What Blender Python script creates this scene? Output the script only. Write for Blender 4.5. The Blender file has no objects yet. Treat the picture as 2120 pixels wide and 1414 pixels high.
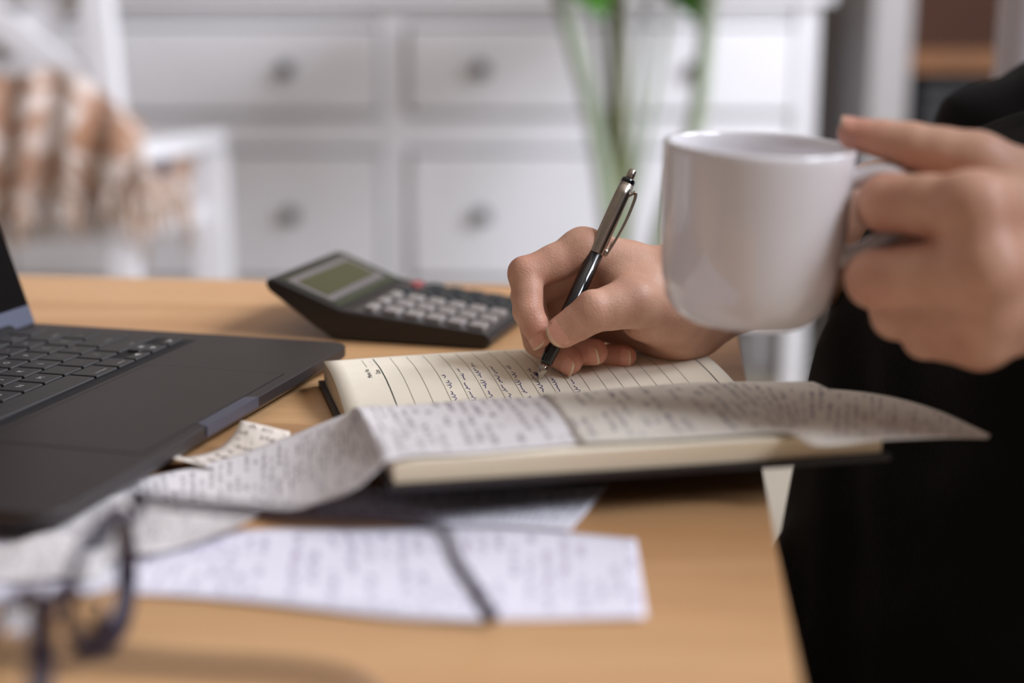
import bpy, bmesh, math, random
import numpy as np
from mathutils import Vector, Matrix
random.seed(7); rng = np.random.default_rng(11)
scene = bpy.context.scene
COL = scene.collection

# ------------------------------------------------------------------ camera
FPX = 2120 * 50 / 36
TILT = math.radians(12.7)
CZ, TZ = 0.80, 0.60          # camera height, table top height
cd = bpy.data.cameras.new('camera'); cam_ob = bpy.data.objects.new('camera', cd); COL.objects.link(cam_ob)
cam_ob.location = (0, 0, CZ); cam_ob.rotation_euler = (math.pi / 2 - TILT, 0, 0)
cd.lens = 50; cd.sensor_width = 36; cd.clip_start = 0.02
cd.dof.use_dof = True; cd.dof.focus_distance = 0.752; cd.dof.aperture_fstop = 2.6
scene.camera = cam_ob

# ------------------------------------------------------------------ world, daylight, exposure
w = bpy.data.worlds.new('world'); scene.world = w; w.use_nodes = True
bgn = w.node_tree.nodes['Background']; bgn.inputs[0].default_value = (0.80, 0.80, 0.84, 1); bgn.inputs[1].default_value = 1.0

def area(name, loc, target, sx, sy, power, color):
    l = bpy.data.lights.new(name, 'AREA'); l.shape = 'RECTANGLE'; l.size = sx; l.size_y = sy
    l.energy = power; l.color = color
    o = bpy.data.objects.new(name, l); COL.objects.link(o); o.location = loc
    o.rotation_euler = (Vector(target) - Vector(loc)).to_track_quat('-Z', 'Y').to_euler()
    return o
area('window_daylight_front', (1.68, 0.12, 1.86), (0.68, 0.30, 1.25), 0.80, 1.05, 78, (0.84, 0.89, 1.0))
area('window_daylight_back', (1.68, 1.20, 1.65), (0.68, 1.40, 1.25), 0.95, 1.25, 96, (0.88, 0.91, 1.0))
vs = scene.view_settings
vs.view_transform = 'Standard'; vs.look = 'None'; vs.gamma = 1; vs.use_curve_mapping = False; vs.exposure = -0.26

# ------------------------------------------------------------------ helpers: geometry from the camera
def ray(x, y):
    u = (x - 1060) / FPX; v = -(y - 707) / FPX
    c, s = math.cos(TILT), math.sin(TILT)
    return np.array([u, c + v * s, -s + v * c])
O_ = np.array([0, 0, CZ])
def at(x, y, z): r = ray(x, y); return O_ + r * ((z - CZ) / r[2])       # pixel on a level plane
def atY(x, y, Y): r = ray(x, y); return O_ + r * (Y / r[1])            # pixel on an upright plane
def cam(x, y, d): return O_ + ray(x, y) * d                             # pixel at a depth
CR = np.array([1., 0, 0]); CU = np.array([0, math.sin(TILT), math.cos(TILT)]); CB = np.array([0, -math.cos(TILT), math.sin(TILT)])

# ------------------------------------------------------------------ helpers: objects
def tag(o, label=None, cat=None, group=None, kind=None):
    if label: o['label'] = label
    if cat: o['category'] = cat
    if group: o['group'] = group
    if kind: o['kind'] = kind
    return o
def thing(name, loc, label, cat, group=None, kind=None):
    o = bpy.data.objects.new(name, None); COL.objects.link(o); o.location = [float(x) for x in loc]; o.empty_display_size = 0.05
    return tag(o, label, cat, group, kind)
def adopt(o, parent):
    if parent is not None:
        o.parent = parent
        o.matrix_parent_inverse = Matrix.Translation(-Vector(parent.location))
    return o
def link(name, me, m=None, parent=None, smooth=False):
    o = bpy.data.objects.new(name, me); COL.objects.link(o)
    if m is not None:
        for x in (m if isinstance(m, (list, tuple)) else [m]): me.materials.append(x)
    if smooth:
        for p in me.polygons: p.use_smooth = True
    # mesh data is in world coordinates: parents are translations only, undone here
    if parent is not None: adopt(o, parent)
    return o
def raw(name, verts, faces, m=None, parent=None, smooth=False, uvs=None):
    me = bpy.data.meshes.new(name)
    me.from_pydata([tuple(map(float, v)) for v in verts], [], [tuple(map(int, f)) for f in faces]); me.update()
    if uvs is not None:
        lay = me.uv_layers.new(name='uv')
        for l in me.loops: lay.data[l.index].uv = uvs[l.vertex_index]
    return link(name, me, m, parent, smooth)
def from_bm(name, bm, m=None, parent=None, smooth=False):
    bmesh.ops.recalc_face_normals(bm, faces=bm.faces)
    me = bpy.data.meshes.new(name); bm.to_mesh(me); bm.free()
    return link(name, me, m, parent, smooth)
def bm_box(bm, c, size, rot=None, bevel=0.0, seg=2):
    """box at c with full size; rot = 3x3 whose columns are the box axes"""
    r = bmesh.ops.create_cube(bm, size=1)
    vs_ = r['verts']
    for v in vs_: v.co = Vector((v.co.x * size[0], v.co.y * size[1], v.co.z * size[2]))
    if bevel > 0:
        es = list({e for v in vs_ for e in v.link_edges})
        b = bmesh.ops.bevel(bm, geom=es, offset=bevel, segments=seg, profile=0.5, affect='EDGES')
        vs_ = list({v for f in b['faces'] for v in f.verts} | {v for v in vs_ if v.is_valid})
    R = Matrix(rot) if rot is not None else Matrix.Identity(3)
    for v in vs_: v.co = R @ v.co + Vector(c)
def box(name, c, size, m, parent=None, rot=None, bevel=0.0, seg=2, smooth=False):
    bm = bmesh.new(); bm_box(bm, [float(x) for x in c], size, rot, bevel, seg); return from_bm(name, bm, m, parent, smooth)
def axes(ang, tilt=0):
    """columns: x turned by ang about z, y across, z up"""
    return (Matrix.Rotation(ang, 3, 'Z'))
def lathe_bm(bm, prof, n=32, M=None, closed=False):
    rings = []
    for r, z in prof:
        rings.append([bm.verts.new((M or Matrix.Identity(4)) @ Vector((r * math.cos(2 * math.pi * i / n), r * math.sin(2 * math.pi * i / n), z))) for i in range(n)])
    for a, b in zip(rings, rings[1:]):
        for i in range(n): bm.faces.new((a[i], a[(i + 1) % n], b[(i + 1) % n], b[i]))
    if closed:
        bm.faces.new(rings[0][::-1]); bm.faces.new(rings[-1])
def lathe(name, prof, m, parent=None, M=None, n=32, closed=True, smooth=True):
    bm = bmesh.new(); lathe_bm(bm, prof, n, M, closed); return from_bm(name, bm, m, parent, smooth)
def crom(pts, n):
    P = np.array(pts, float); P = np.vstack([2 * P[0] - P[1], P, 2 * P[-1] - P[-2]])
    out = []
    k = len(P) - 3
    for t in np.linspace(0, k, n):
        i = min(int(t), k - 1); f = t - i
        a, b, c, d = P[i:i + 4]
        out.append(0.5 * ((2 * b) + (-a + c) * f + (2 * a - 5 * b + 4 * c - d) * f * f + (-a + 3 * b - 3 * c + d) * f ** 3))
    return np.array(out)
def tube_bm(bm, pts, rad, n=10, flat=1.0, closed=False, up=(0, 0, 1)):
    pts = [Vector([float(x) for x in p]) for p in pts]; N = len(pts)
    rings = []
    for i, p in enumerate(pts):
        if closed: t = (pts[(i + 1) % N] - pts[i - 1]).normalized()
        else: t = (pts[min(i + 1, N - 1)] - pts[max(i - 1, 0)]).normalized()
        u = Vector(up); s = t.cross(u)
        if s.length < 1e-4: s = t.cross(Vector((1, 0, 0)))
        s.normalize(); v = s.cross(t).normalized()
        r = rad[i] if hasattr(rad, '__len__') else rad
        rings.append([bm.verts.new(p + s * (r * flat * math.cos(2 * math.pi * k / n)) + v * (r * math.sin(2 * math.pi * k / n))) for k in range(n)])
    for a, b in (list(zip(rings, rings[1:])) + ([(rings[-1], rings[0])] if closed else [])):
        for i in range(n): bm.faces.new((a[i], a[(i + 1) % n], b[(i + 1) % n], b[i]))
    if not closed:
        bm.faces.new(rings[0][::-1]); bm.faces.new(rings[-1])
def tube(name, pts, rad, m, parent=None, n=10, flat=1.0, closed=False, up=(0, 0, 1)):
    bm = bmesh.new(); tube_bm(bm, pts, rad, n, flat, closed, up); return from_bm(name, bm, m, parent, True)

# ------------------------------------------------------------------ helpers: materials
def newmat(name):
    m = bpy.data.materials.new(name); m.use_nodes = True
    return m, m.node_tree, m.node_tree.nodes['Principled BSDF']
def node(nt, typ, **kw):
    n = nt.nodes.new(typ)
    for k, v in kw.items(): setattr(n, k, v)
    return n
def mat(name, col, rough=0.5, metal=0.0, var=0.06, scale=40, bump=0.0, spec=0.5, coat=0.0, bscale=None, sheen=0.0, strech=None):
    m, nt, b = newmat(name)
    b.inputs['Roughness'].default_value = rough; b.inputs['Metallic'].default_value = metal
    b.inputs['Specular IOR Level'].default_value = spec; b.inputs['Coat Weight'].default_value = coat
    b.inputs['Sheen Weight'].default_value = sheen
    tc = node(nt, 'ShaderNodeTexCoord'); nz = node(nt, 'ShaderNodeTexNoise'); nz.inputs['Scale'].default_value = scale; nz.inputs['Detail'].default_value = 3
    src = tc.outputs['Object']
    if strech:
        mp = node(nt, 'ShaderNodeMapping'); mp.inputs['Scale'].default_value = strech; nt.links.new(src, mp.inputs[0]); src = mp.outputs[0]
    nt.links.new(src, nz.inputs['Vector'])
    mr = node(nt, 'ShaderNodeMapRange'); mr.inputs[1].default_value = 0.3; mr.inputs[2].default_value = 0.7; mr.inputs[3].default_value = 1 - var; mr.inputs[4].default_value = 1 + var
    nt.links.new(nz.outputs['Fac'], mr.inputs[0])
    mx = node(nt, 'ShaderNodeVectorMath', operation='SCALE'); mx.inputs[0].default_value = col[:3]; nt.links.new(mr.outputs[0], mx.inputs['Scale'])
    nt.links.new(mx.outputs[0], b.inputs['Base Color'])
    if bump > 0:
        n2 = node(nt, 'ShaderNodeTexNoise'); n2.inputs['Scale'].default_value = bscale or scale * 4; n2.inputs['Detail'].default_value = 4; nt.links.new(src, n2.inputs['Vector'])
        bp = node(nt, 'ShaderNodeBump'); bp.inputs['Strength'].default_value = bump; bp.inputs['Distance'].default_value = 0.001
        nt.links.new(n2.outputs['Fac'], bp.inputs['Height']); nt.links.new(bp.outputs[0], b.inputs['Normal'])
    return m
def srgb(r, g, b):
    f = lambda c: (c / 255 / 12.92) if c / 255 <= 0.04045 else ((c / 255 + 0.055) / 1.055) ** 2.4
    return (f(r), f(g), f(b))

# ------------------------------------------------------------------ helpers: smooth bodies (blended capsules, surface nets)
def seg_d(P, a, b, ra, rb):
    ba = b - a; L = max(float(ba @ ba), 1e-12)
    t = np.clip(((P - a) @ ba) / L, 0, 1)
    q = P - a - t[..., None] * ba
    return np.sqrt((q * q).sum(-1)) - (ra + (rb - ra) * t)
def smin(a, b, k):
    if k <= 1e-6: return np.minimum(a, b)
    h = np.clip(k - np.abs(a - b), 0, None) / k
    return np.minimum(a, b) - h * h * k * 0.25
def prim(a, b, ra, rb, k): return (np.array(a, float), np.array(b, float), ra, rb, k)
def field(P, prims, D0=0.2):
    D = np.full(P.shape[:-1], D0)
    for a, b, ra, rb, k in prims:
        if k < 0: D = -smin(-D, seg_d(P, a, b, ra, rb), -k)      # carve
        else: D = smin(D, seg_d(P, a, b, ra, rb), k)
    return D
def surface(prims, h, disp=None, C=16):
    lo = np.min([np.minimum(p[0], p[1]) - max(p[2], p[3]) for p in prims if p[4] >= 0], 0) - 6 * h
    hi = np.max([np.maximum(p[0], p[1]) + max(p[2], p[3]) for p in prims if p[4] >= 0], 0) + 6 * h
    nc = np.ceil((hi - lo) / (C * h)).astype(int)
    N = nc * C + 4
    g = np.stack(np.meshgrid(*[np.arange(n) for n in nc], indexing='ij'), -1).reshape(-1, 3)
    cen = lo + (g + 0.5) * C * h
    pd = np.stack([seg_d(cen, p[0], p[1], p[2], p[3]) for p in prims], 1)
    rad = C * h * 0.9; kmax = max(abs(p[4]) for p in prims)
    addm = np.array([p[4] >= 0 for p in prims])
    act = np.where(pd[:, addm].min(1) < rad + kmax * .3 + .012 + (0 if disp is None else .01))[0]
    off = np.stack(np.meshgrid(*[np.arange(C + 1)] * 3, indexing='ij'), -1)
    ids, pos, quads = [], [], []
    corners = [(i, j, k) for i in (0, 1) for j in (0, 1) for k in (0, 1)]
    edges = [(a, b) for a in range(8) for b in range(a + 1, 8) if sum(x != y for x, y in zip(corners[a], corners[b])) == 1]
    gid = lambda I: (I[..., 0].astype(np.int64) * N[1] + I[..., 1]) * N[2] + I[..., 2]
    for ci in act:
        sub = [prims[j] for j in np.where(pd[ci] < rad + kmax + 0.008)[0]]
        I0 = g[ci] * C
        P = lo + (I0 + off) * h
        f = field(P, sub)
        if disp is not None: f = f + disp(P)
        s = f < 0
        if s.all() or not s.any(): continue
        cs = np.stack([f[i:C + i, j:C + j, k:C + k] for i, j, k in corners], -1)
        mix = (cs < 0).any(-1) & (cs >= 0).any(-1)
        idx = np.argwhere(mix)
        if len(idx):
            v = cs[mix]; acc = np.zeros((len(idx), 3)); cnt = np.zeros(len(idx))
            for a, b in edges:
                fa, fb = v[:, a], v[:, b]; m = (fa < 0) != (fb < 0)
                t = np.where(m, fa / np.where(m, fa - fb, 1), 0)
                ca, cb = np.array(corners[a]), np.array(corners[b])
                acc += np.where(m[:, None], ca + t[:, None] * (cb - ca), 0); cnt += m
            ids.append(gid(idx + I0)); pos.append(lo + (idx + I0 + acc / cnt[:, None]) * h)
        for ax in range(3):
            e = [0, 0, 0]; e[ax] = 1
            s0 = s[:C, :C, :C]; s1 = s[e[0]:C + e[0], e[1]:C + e[1], e[2]:C + e[2]]
            q = np.argwhere(s0 != s1)
            if not len(q): continue
            inside = s0[tuple(q.T)]
            o1, o2 = [np.eye(3, dtype=int)[(ax + 1) % 3], np.eye(3, dtype=int)[(ax + 2) % 3]]
            G = q + I0
            Q = np.stack([gid(G - o1 - o2), gid(G - o2), gid(G), gid(G - o1)], 1)
            Q[~inside] = Q[~inside][:, ::-1]
            quads.append(Q)
    ids = np.concatenate(ids); pos = np.concatenate(pos); Q = np.concatenate(quads)
    o = np.argsort(ids); ids = ids[o]; pos = pos[o]
    F = np.searchsorted(ids, Q); F = np.clip(F, 0, len(ids) - 1)
    ok = (ids[F] == Q).all(1)
    return pos, F[ok]
def np_mesh(name, V, F, m, parent=None):
    me = bpy.data.meshes.new(name)
    me.vertices.add(len(V)); me.vertices.foreach_set('co', np.asarray(V, np.float32).ravel())
    me.loops.add(F.size); me.loops.foreach_set('vertex_index', F.astype(np.int32).ravel())
    me.polygons.add(len(F)); me.polygons.foreach_set('loop_start', np.arange(0, F.size, 4, dtype=np.int32))
    me.polygons.foreach_set('use_smooth', np.ones(len(F), bool))
    me.update(calc_edges=True); me.validate()
    return link(name, me, m, parent)
_fonts = {}
def text_geo(s, size):
    if s in _fonts: V, F = _fonts[s]
    else:
        c = bpy.data.curves.new('t', 'FONT'); c.body = s; c.size = 1; c.align_x = 'CENTER'; c.align_y = 'CENTER'; c.resolution_u = 2
        o = bpy.data.objects.new('t', c); COL.objects.link(o)
        dg = bpy.context.evaluated_depsgraph_get(); me = o.evaluated_get(dg).to_mesh()
        V = [tuple(v.co) for v in me.vertices]; F = [tuple(p.vertices) for p in me.polygons]
        o.evaluated_get(dg).to_mesh_clear(); bpy.data.objects.remove(o); bpy.data.curves.remove(c)
        _fonts[s] = (V, F)
    return [(v[0] * size, v[1] * size) for v in V], F

# ================================================================== materials
M = {}
M['wall'] = mat('wall_paint', srgb(160, 148, 137), 0.9, var=0.03, scale=6, bump=0.05)
M['floor'] = mat('floor_boards', srgb(182, 170, 152), 0.6, var=0.06, scale=5, strech=(1, 12, 1))
M['ceil'] = mat('ceiling_paint', srgb(196, 188, 178), 0.95, var=0.02, scale=5)
M['white'] = mat('white_lacquer', srgb(226, 224, 226), 0.45, var=0.02, scale=8, bump=0.03)
M['offwhite'] = mat('off_white_laminate', srgb(160, 155, 153), 0.5, var=0.02, scale=8)
M['knob'] = mat('knob_metal', srgb(96, 98, 98), 0.35, metal=0.7, var=0.05)
M['black'] = mat('black_box_card', srgb(16, 15, 18), 0.6, var=0.1)
M['oak'] = mat('brown_oak', srgb(118, 76, 40), 0.7, var=0.18, scale=10, strech=(1, 8, 8), bump=0.1)
M['oakb'] = mat('dark_oak_back', srgb(70, 38, 16), 0.8, var=0.18, scale=8, strech=(1, 8, 8))
M['greyfab'] = mat('pale_grey_fabric', srgb(205, 200, 210), 0.95, var=0.06, scale=300, bump=0.4, bscale=900, sheen=0.3)
M['stem'] = mat('olive_stem', srgb(118, 122, 78), 0.5, var=0.15, scale=20)
M['stem2'] = mat('grey_green_stem', srgb(146, 156, 132), 0.5, var=0.15, scale=20)
M['leaf'] = mat('green_leaf', srgb(58, 98, 34), 0.4, var=0.2, scale=15, bump=0.1)
M['pot'] = mat('grey_pot', srgb(150, 148, 150), 0.6, var=0.05)
M['soil'] = mat('potting_soil', srgb(52, 40, 30), 0.95, var=0.3, scale=80, bump=0.5)
M['navy'] = mat('navy_wool', srgb(22, 24, 52), 0.95, var=0.2, scale=200, bump=0.5)

# ================================================================== the room
YW = 3.32
def struct(o): o['kind'] = 'structure'; return o
XA, XB, YA = -2.5, 1.75, -1.9
xm, xs = (XA + XB) / 2, XB - XA
ym, ysz = (YA + YW) / 2, YW - YA
struct(box('floor', (xm, ym, -0.05), (xs + .2, ysz + .2, 0.1), M['floor']))
struct(box('wall_back', (xm, YW + 0.05, 1.3), (xs, 0.1, 2.6), M['wall']))
struct(box('wall_front', (xm, YA - 0.05, 1.3), (xs, 0.1, 2.6), M['wall']))
struct(box('wall_left', (XA - .05, ym, 1.3), (0.1, ysz, 2.6), M['wall']))
struct(box('ceiling', (xm, ym, 2.65), (xs + .2, ysz + .2, 0.1), M['ceil']))
# right wall with the two windows the daylight comes through
WIN = [(-0.34, 0.58, 1.28, 2.44), (0.67, 1.73, 0.98, 2.33)]
bm = bmesh.new()
def wpiece(ya, yb, za, zb): bm_box(bm, (XB + .05, (ya + yb) / 2, (za + zb) / 2), (0.1, yb - ya, zb - za))
wpiece(YA, WIN[0][0], 0, 2.6); wpiece(WIN[0][1], WIN[1][0], 0, 2.6); wpiece(WIN[1][1], YW, 0, 2.6)
for ya, yb, za, zb in WIN: wpiece(ya, yb, 0, za); wpiece(ya, yb, zb, 2.6)
struct(from_bm('wall_right', bm, M['wall']))
for i, (ya, yb, za, zb) in enumerate(WIN):
    wn = thing('window_%d' % (i + 1), (XB + .05, (ya + yb) / 2, za), None, None, kind='structure')
    for yy in (ya + 0.03, (ya + yb) / 2, yb - 0.03): box('window_post', (XB + .06, yy, (za + zb) / 2), (0.06, 0.06, zb - za), M['white'], wn)
    for zz in (za + 0.03, zb - 0.03): box('window_rail', (XB + .06, (ya + yb) / 2, zz), (0.06, yb - ya, 0.06), M['white'], wn)
    box('window_sill', (XB - .03, (ya + yb) / 2, za - 0.015), (0.16, yb - ya + 0.1, 0.03), M['white'], wn)
struct(box('baseboard_back', (xm, YW - 0.008, 0.04), (xs, 0.016, 0.08), M['white']))

# ================================================================== dresser
DY = 2.85
dr = thing('dresser', (-0.23, DY + 0.2, 0), 'long white wooden dresser with grey round knobs against the back wall', 'dresser')
XL, XR, XC = -1.06, 0.60, -0.235
box('top', ((XL + XR) / 2, DY + 0.21, 0.846), (XR - XL + 0.05, 0.47, 0.024), M['white'], dr, bevel=0.004)
for x in (XL + 0.02, XR - 0.02):
    box('side_panel', (x, DY + 0.22, 0.51), (0.036, 0.36, 0.64), M['white'], dr)
    for yy in (DY + 0.02, DY + 0.41): box('leg', (x, yy, 0.417), (0.04, 0.04, 0.834), M['white'], dr, bevel=0.002)
box('back_panel', ((XL + XR) / 2, DY + 0.415, 0.51), (XR - XL - 0.08, 0.01, 0.64), M['white'], dr)
box('center_post', (XC, DY + 0.025, 0.51), (0.05, 0.03, 0.64), M['white'], dr)
for z, hgt in ((0.815, 0.038), (0.582, 0.066), (0.235, 0.09)):
    box('rail', ((XL + XR) / 2, DY + 0.028, z), (XR - XL - 0.08, 0.03, hgt), M['white'], dr)
box('bottom_panel', ((XL + XR) / 2, DY + 0.22, 0.2), (XR - XL - 0.08, 0.36, 0.012), M['white'], dr)
kb = bmesh.new()
lathe_bm(kb, [(0.0005, 0.030), (0.009, 0.0295), (0.0155, 0.026), (0.017, 0.021), (0.014, 0.016), (0.007, 0.010), (0.007, 0.0), ], 20, Matrix.Rotation(math.pi / 2, 4, 'X'))
bmesh.ops.recalc_face_normals(kb, faces=kb.faces)
kme = bpy.data.meshes.new('knob'); kb.to_mesh(kme); kb.free(); kme.materials.append(M['knob'])
for p in kme.polygons: p.use_smooth = True
for (a, b, kx) in ((XL + 0.043, XC - 0.028, (-0.86, -0.442)), (XC + 0.028, XR - 0.043, (-0.06, 0.357))):
    for z0_, z1_, kz in ((0.620, 0.792, 0.707), (0.287, 0.545, 0.420)):
        d = box('drawer', ((a + b) / 2, DY + 0.006, (z0_ + z1_) / 2), (b - a - 0.006, 0.02, z1_ - z0_ - 0.006), M['white'], dr, bevel=0.004)
        for x in kx:
            k = bpy.data.objects.new('knob', kme); COL.objects.link(k); k.location = (x, DY - 0.004, kz); adopt(k, d)

# ================================================================== bookcase on the right
BY = 2.90
bc = thing('bookcase', (1.2, BY + 0.17, 0), 'white framed bookcase with brown wooden shelves at the right', 'bookcase')
for x in (0.758, 1.64): box('side_panel', (x, BY + 0.17, 0.95), (0.078, 0.34, 1.9), M['offwhite'], bc, bevel=0.003)
box('back_panel', (1.199, BY + 0.335, 0.95), (0.80, 0.012, 1.9), M['oakb'], bc)
for z in (0.06, 0.40, 0.720, 1.12, 1.5, 1.88): box('shelf', (1.199, BY + 0.165, z), (0.798, 0.32, 0.042), M['oak'], bc, bevel=0.002)
sb = thing('storage_box', (1.02, BY + 0.16, 0.421), 'black storage box on the bookcase shelf, behind the raised sleeve', 'box')
box('body', (1.02, BY + 0.16, 0.536), (0.38, 0.27, 0.23), M['black'], sb, bevel=0.006)
box('lid', (1.02, BY + 0.16, 0.668), (0.39, 0.28, 0.026), M['black'], sb, bevel=0.006)

# ================================================================== pale chair behind the person
ch = thing('upholstered_chair', (0.66, 1.40, 0), 'pale grey upholstered chair with rounded back, upper right behind the sleeve', 'chair')
box('backrest', (0.655, 1.36, 0.66), (0.40, 0.08, 0.54), M['greyfab'], ch, bevel=0.038, seg=5, smooth=True)
box('seat', (0.665, 1.60, 0.415), (0.44, 0.44, 0.09), M['greyfab'], ch, bevel=0.035, seg=4, smooth=True)
for sx in (-0.16, 0.16):
    for yy in (1.43, 1.76): tube('leg', [(0.665 + sx, yy, 0.39), (0.665 + sx * 1.15, yy, 0.0)], [0.017, 0.012], M['oak'], ch, n=10)

# ================================================================== white cross-back chair with throw, left
cc = thing('armchair', (-0.72, 2.3, 0), 'white wooden cross-back armchair at the left, in front of the dresser', 'chair')
def bar(name, a, b, wx, wy, m=M['white'], parent=cc):
    a, b = Vector([float(x) for x in a]), Vector([float(x) for x in b]); t = (b - a)
    z = t.normalized(); x = Vector((0, 1, 0)).cross(z)
    if x.length < 0.05: x = Vector((1, 0, 0))
    x.normalize(); y = z.cross(x)
    R = Matrix((x, y, z)).transposed()
    return box(name, (a + b) / 2, (wx, wy, t.length), m, parent, rot=R, bevel=0.004)
Yb, Yf = 2.15, 2.42
pt = lambda x, y, Y=Yb: atY(x, y, Y)
bar('back_post', (*pt(190, -60)[:2], 0.92), (pt(272, 560)[0], Yb + 0.03, 0.0), 0.044, 0.04)
bar('back_post', (*pt(-150, -60)[:2], 0.92), (pt(-170, 560)[0], Yb + 0.03, 0.0), 0.044, 0.04)
bar('top_rail', pt(-160, -70), pt(235, -70), 0.05, 0.03)
bar('cross_brace', pt(212, 205), pt(-150, -60), 0.045, 0.02)
bar('cross_brace', pt(-150, 205, Yb + 0.022), pt(222, -60, Yb + 0.022), 0.045, 0.02)
bar('lower_rail', pt(-160, 215), pt(248, 215), 0.04, 0.026)
zs = 0.47
xl, xr = pt(-165, 500)[0], pt(262, 500)[0]
fl, fr = atY(-120, 450, Yf)[0], atY(437, 450, Yf)[0]
bar('leg', (fr, Yf, 0.585), (fr, Yf, 0), 0.058, 0.05)
bar('leg', (fl, Yf, 0.585), (fl, Yf, 0), 0.058, 0.05)
raw('seat', [(xl, Yb, zs), (xr, Yb, zs), (fr, Yf, zs), (fl, Yf, zs), (xl, Yb, zs + .03), (xr, Yb, zs + .03), (fr, Yf, zs + .03), (fl, Yf, zs + .03)],
    [(3, 2, 1, 0), (4, 5, 6, 7), (0, 1, 5, 4), (1, 2, 6, 5), (2, 3, 7, 6), (3, 0, 4, 7)], M['white'], cc)
bar('armrest', (xr, Yb, 0.605), (fr, Yf + 0.03, 0.605), 0.03, 0.06)
bar('armrest', (xl, Yb, 0.605), (fl, Yf + 0.03, 0.605), 0.03, 0.06)
# throw: woven cloth with fringe
def throw_mat():
    m, nt, b = newmat('woven_throw'); b.inputs['Roughness'].default_value = 0.95; b.inputs['Sheen Weight'].default_value = 0.3
    tc = node(nt, 'ShaderNodeTexCoord')
    mp = node(nt, 'ShaderNodeMapping'); mp.inputs['Scale'].default_value = (4.2, 2.4, 1); mp.inputs['Rotation'].default_value = (0, 0, .7); nt.links.new(tc.outputs['UV'], mp.inputs[0])
    nz = node(nt, 'ShaderNodeTexNoise'); nz.inputs['Scale'].default_value = 1.3; nz.inputs['Detail'].default_value = 3; nz.inputs['Distortion'].default_value = 1.2; nt.links.new(mp.outputs[0], nz.inputs['Vector'])
    cr = node(nt, 'ShaderNodeValToRGB'); e = cr.color_ramp.elements
    e[0].position = 0.44; e[0].color = (*srgb(160, 118, 90), 1); e[1].position = 0.56; e[1].color = (*srgb(216, 200, 190), 1)
    nt.links.new(nz.outputs['Fac'], cr.inputs[0]); nt.links.new(cr.outputs[0], b.inputs['Base Color'])
    n2 = node(nt, 'ShaderNodeTexNoise'); n2.inputs['Scale'].default_value = 120; nt.links.new(tc.outputs['UV'], n2.inputs['Vector'])
    bp = node(nt, 'ShaderNodeBump'); bp.inputs['Strength'].default_value = 0.5; bp.inputs['Distance'].default_value = 0.004
    nt.links.new(n2.outputs['Fac'], bp.inputs['Height']); nt.links.new(bp.outputs[0], b.inputs['Normal'])
    return m
M['throw'] = throw_mat(); M['fringe'] = mat('cream_fringe', srgb(206, 190, 178), 0.95, var=0.15, scale=60); M['fringe2'] = mat('brown_fringe', srgb(176, 136, 104), 0.95, var=0.15, scale=60)
th = thing('throw_blanket', (*pt(150, 300)[:2], zs), 'brown and cream woven throw with fringe draped over the white armchair', 'blanket')
def cloth(name, fn, nu, nv, m, parent, thick=0.006):
    V = [fn(i / (nu - 1), j / (nv - 1)) for i in range(nu) for j in range(nv)]
    F = [(i * nv + j, (i + 1) * nv + j, (i + 1) * nv + j + 1, i * nv + j + 1) for i in range(nu - 1) for j in range(nv - 1)]
    UV = [(i / (nu - 1), j / (nv - 1)) for i in range(nu) for j in range(nv)]
    o = raw(name, V, F, m, parent, True, UV)
    md = o.modifiers.new('thick', 'SOLIDIFY'); md.thickness = thick; md.offset = 0
    return o
def back_cloth(u, v):
    x = -140 + u * 440; wob = 12 * math.sin(u * 9) + 8 * math.sin(u * 21)
    ytop = 150 + 14 * math.sin(u * 5 + 1) + 120 * max(0, u - .62) / .38; ybot = 410 + 35 * math.sin(u * 4 + .5) + wob
    p = atY(x, ytop + v * (ybot - ytop), Yb - 0.035 - 0.03 * math.sin(v * 3.0) - 0.012 * math.sin(u * 30 + v * 2))
    return p
cloth('woven_cloth', back_cloth, 40, 24, M['throw'], th)
def arm_cloth(u, v):
    a = 262 + u * 140
    top = atY(a, 292 + 12 * u, Yb + (Yf - Yb) * u - 0.045)
    bot = atY(a - 4, 420 + 25 * math.sin(u * 7), Yb + (Yf - Yb) * u - 0.06 - 0.01 * math.sin(u * 22))
    p = top + (bot - top) * v
    return p
cloth('arm_drape', arm_cloth, 24, 14, M['throw'], th)
random.seed(3)
for k in range(58):
    u = k / 57; p = back_cloth(u, 1.0); L = random.uniform(0.035, 0.065)
    tube('fringe_strand', [p, p + np.array([random.uniform(-.006, .006), -.004, -L * .5]), p + np.array([random.uniform(-.012, .012), random.uniform(-.006, .004), -L])], [0.0035, 0.003, 0.0015], M['fringe'] if random.random() < .6 else M['fringe2'], th, n=5)
for k in range(24):
    u = k / 23; p = arm_cloth(u, 1.0); L = random.uniform(0.05, 0.085)
    tube('fringe_strand', [p, p + np.array([random.uniform(-.006, .006), -.004, -L * .5]), p + np.array([random.uniform(-.012, .012), random.uniform(-.006, .004), -L])], [0.0035, 0.003, 0.0015], M['fringe'] if random.random() < .6 else M['fringe2'], th, n=5)
pc = arm_cloth(0.5, 0.36) + np.array([0, -0.014, 0])
bm = bmesh.new(); bmesh.ops.create_icosphere(bm, subdivisions=3, radius=0.019)
for v in bm.verts: v.co = v.co * (1 + 0.10 * math.sin(v.co.x * 900) * math.sin(v.co.y * 800 + v.co.z * 700)) + Vector(pc)
tag(from_bm('pompom', bm, M['navy'], th, True), 'dark navy pompom')

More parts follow.
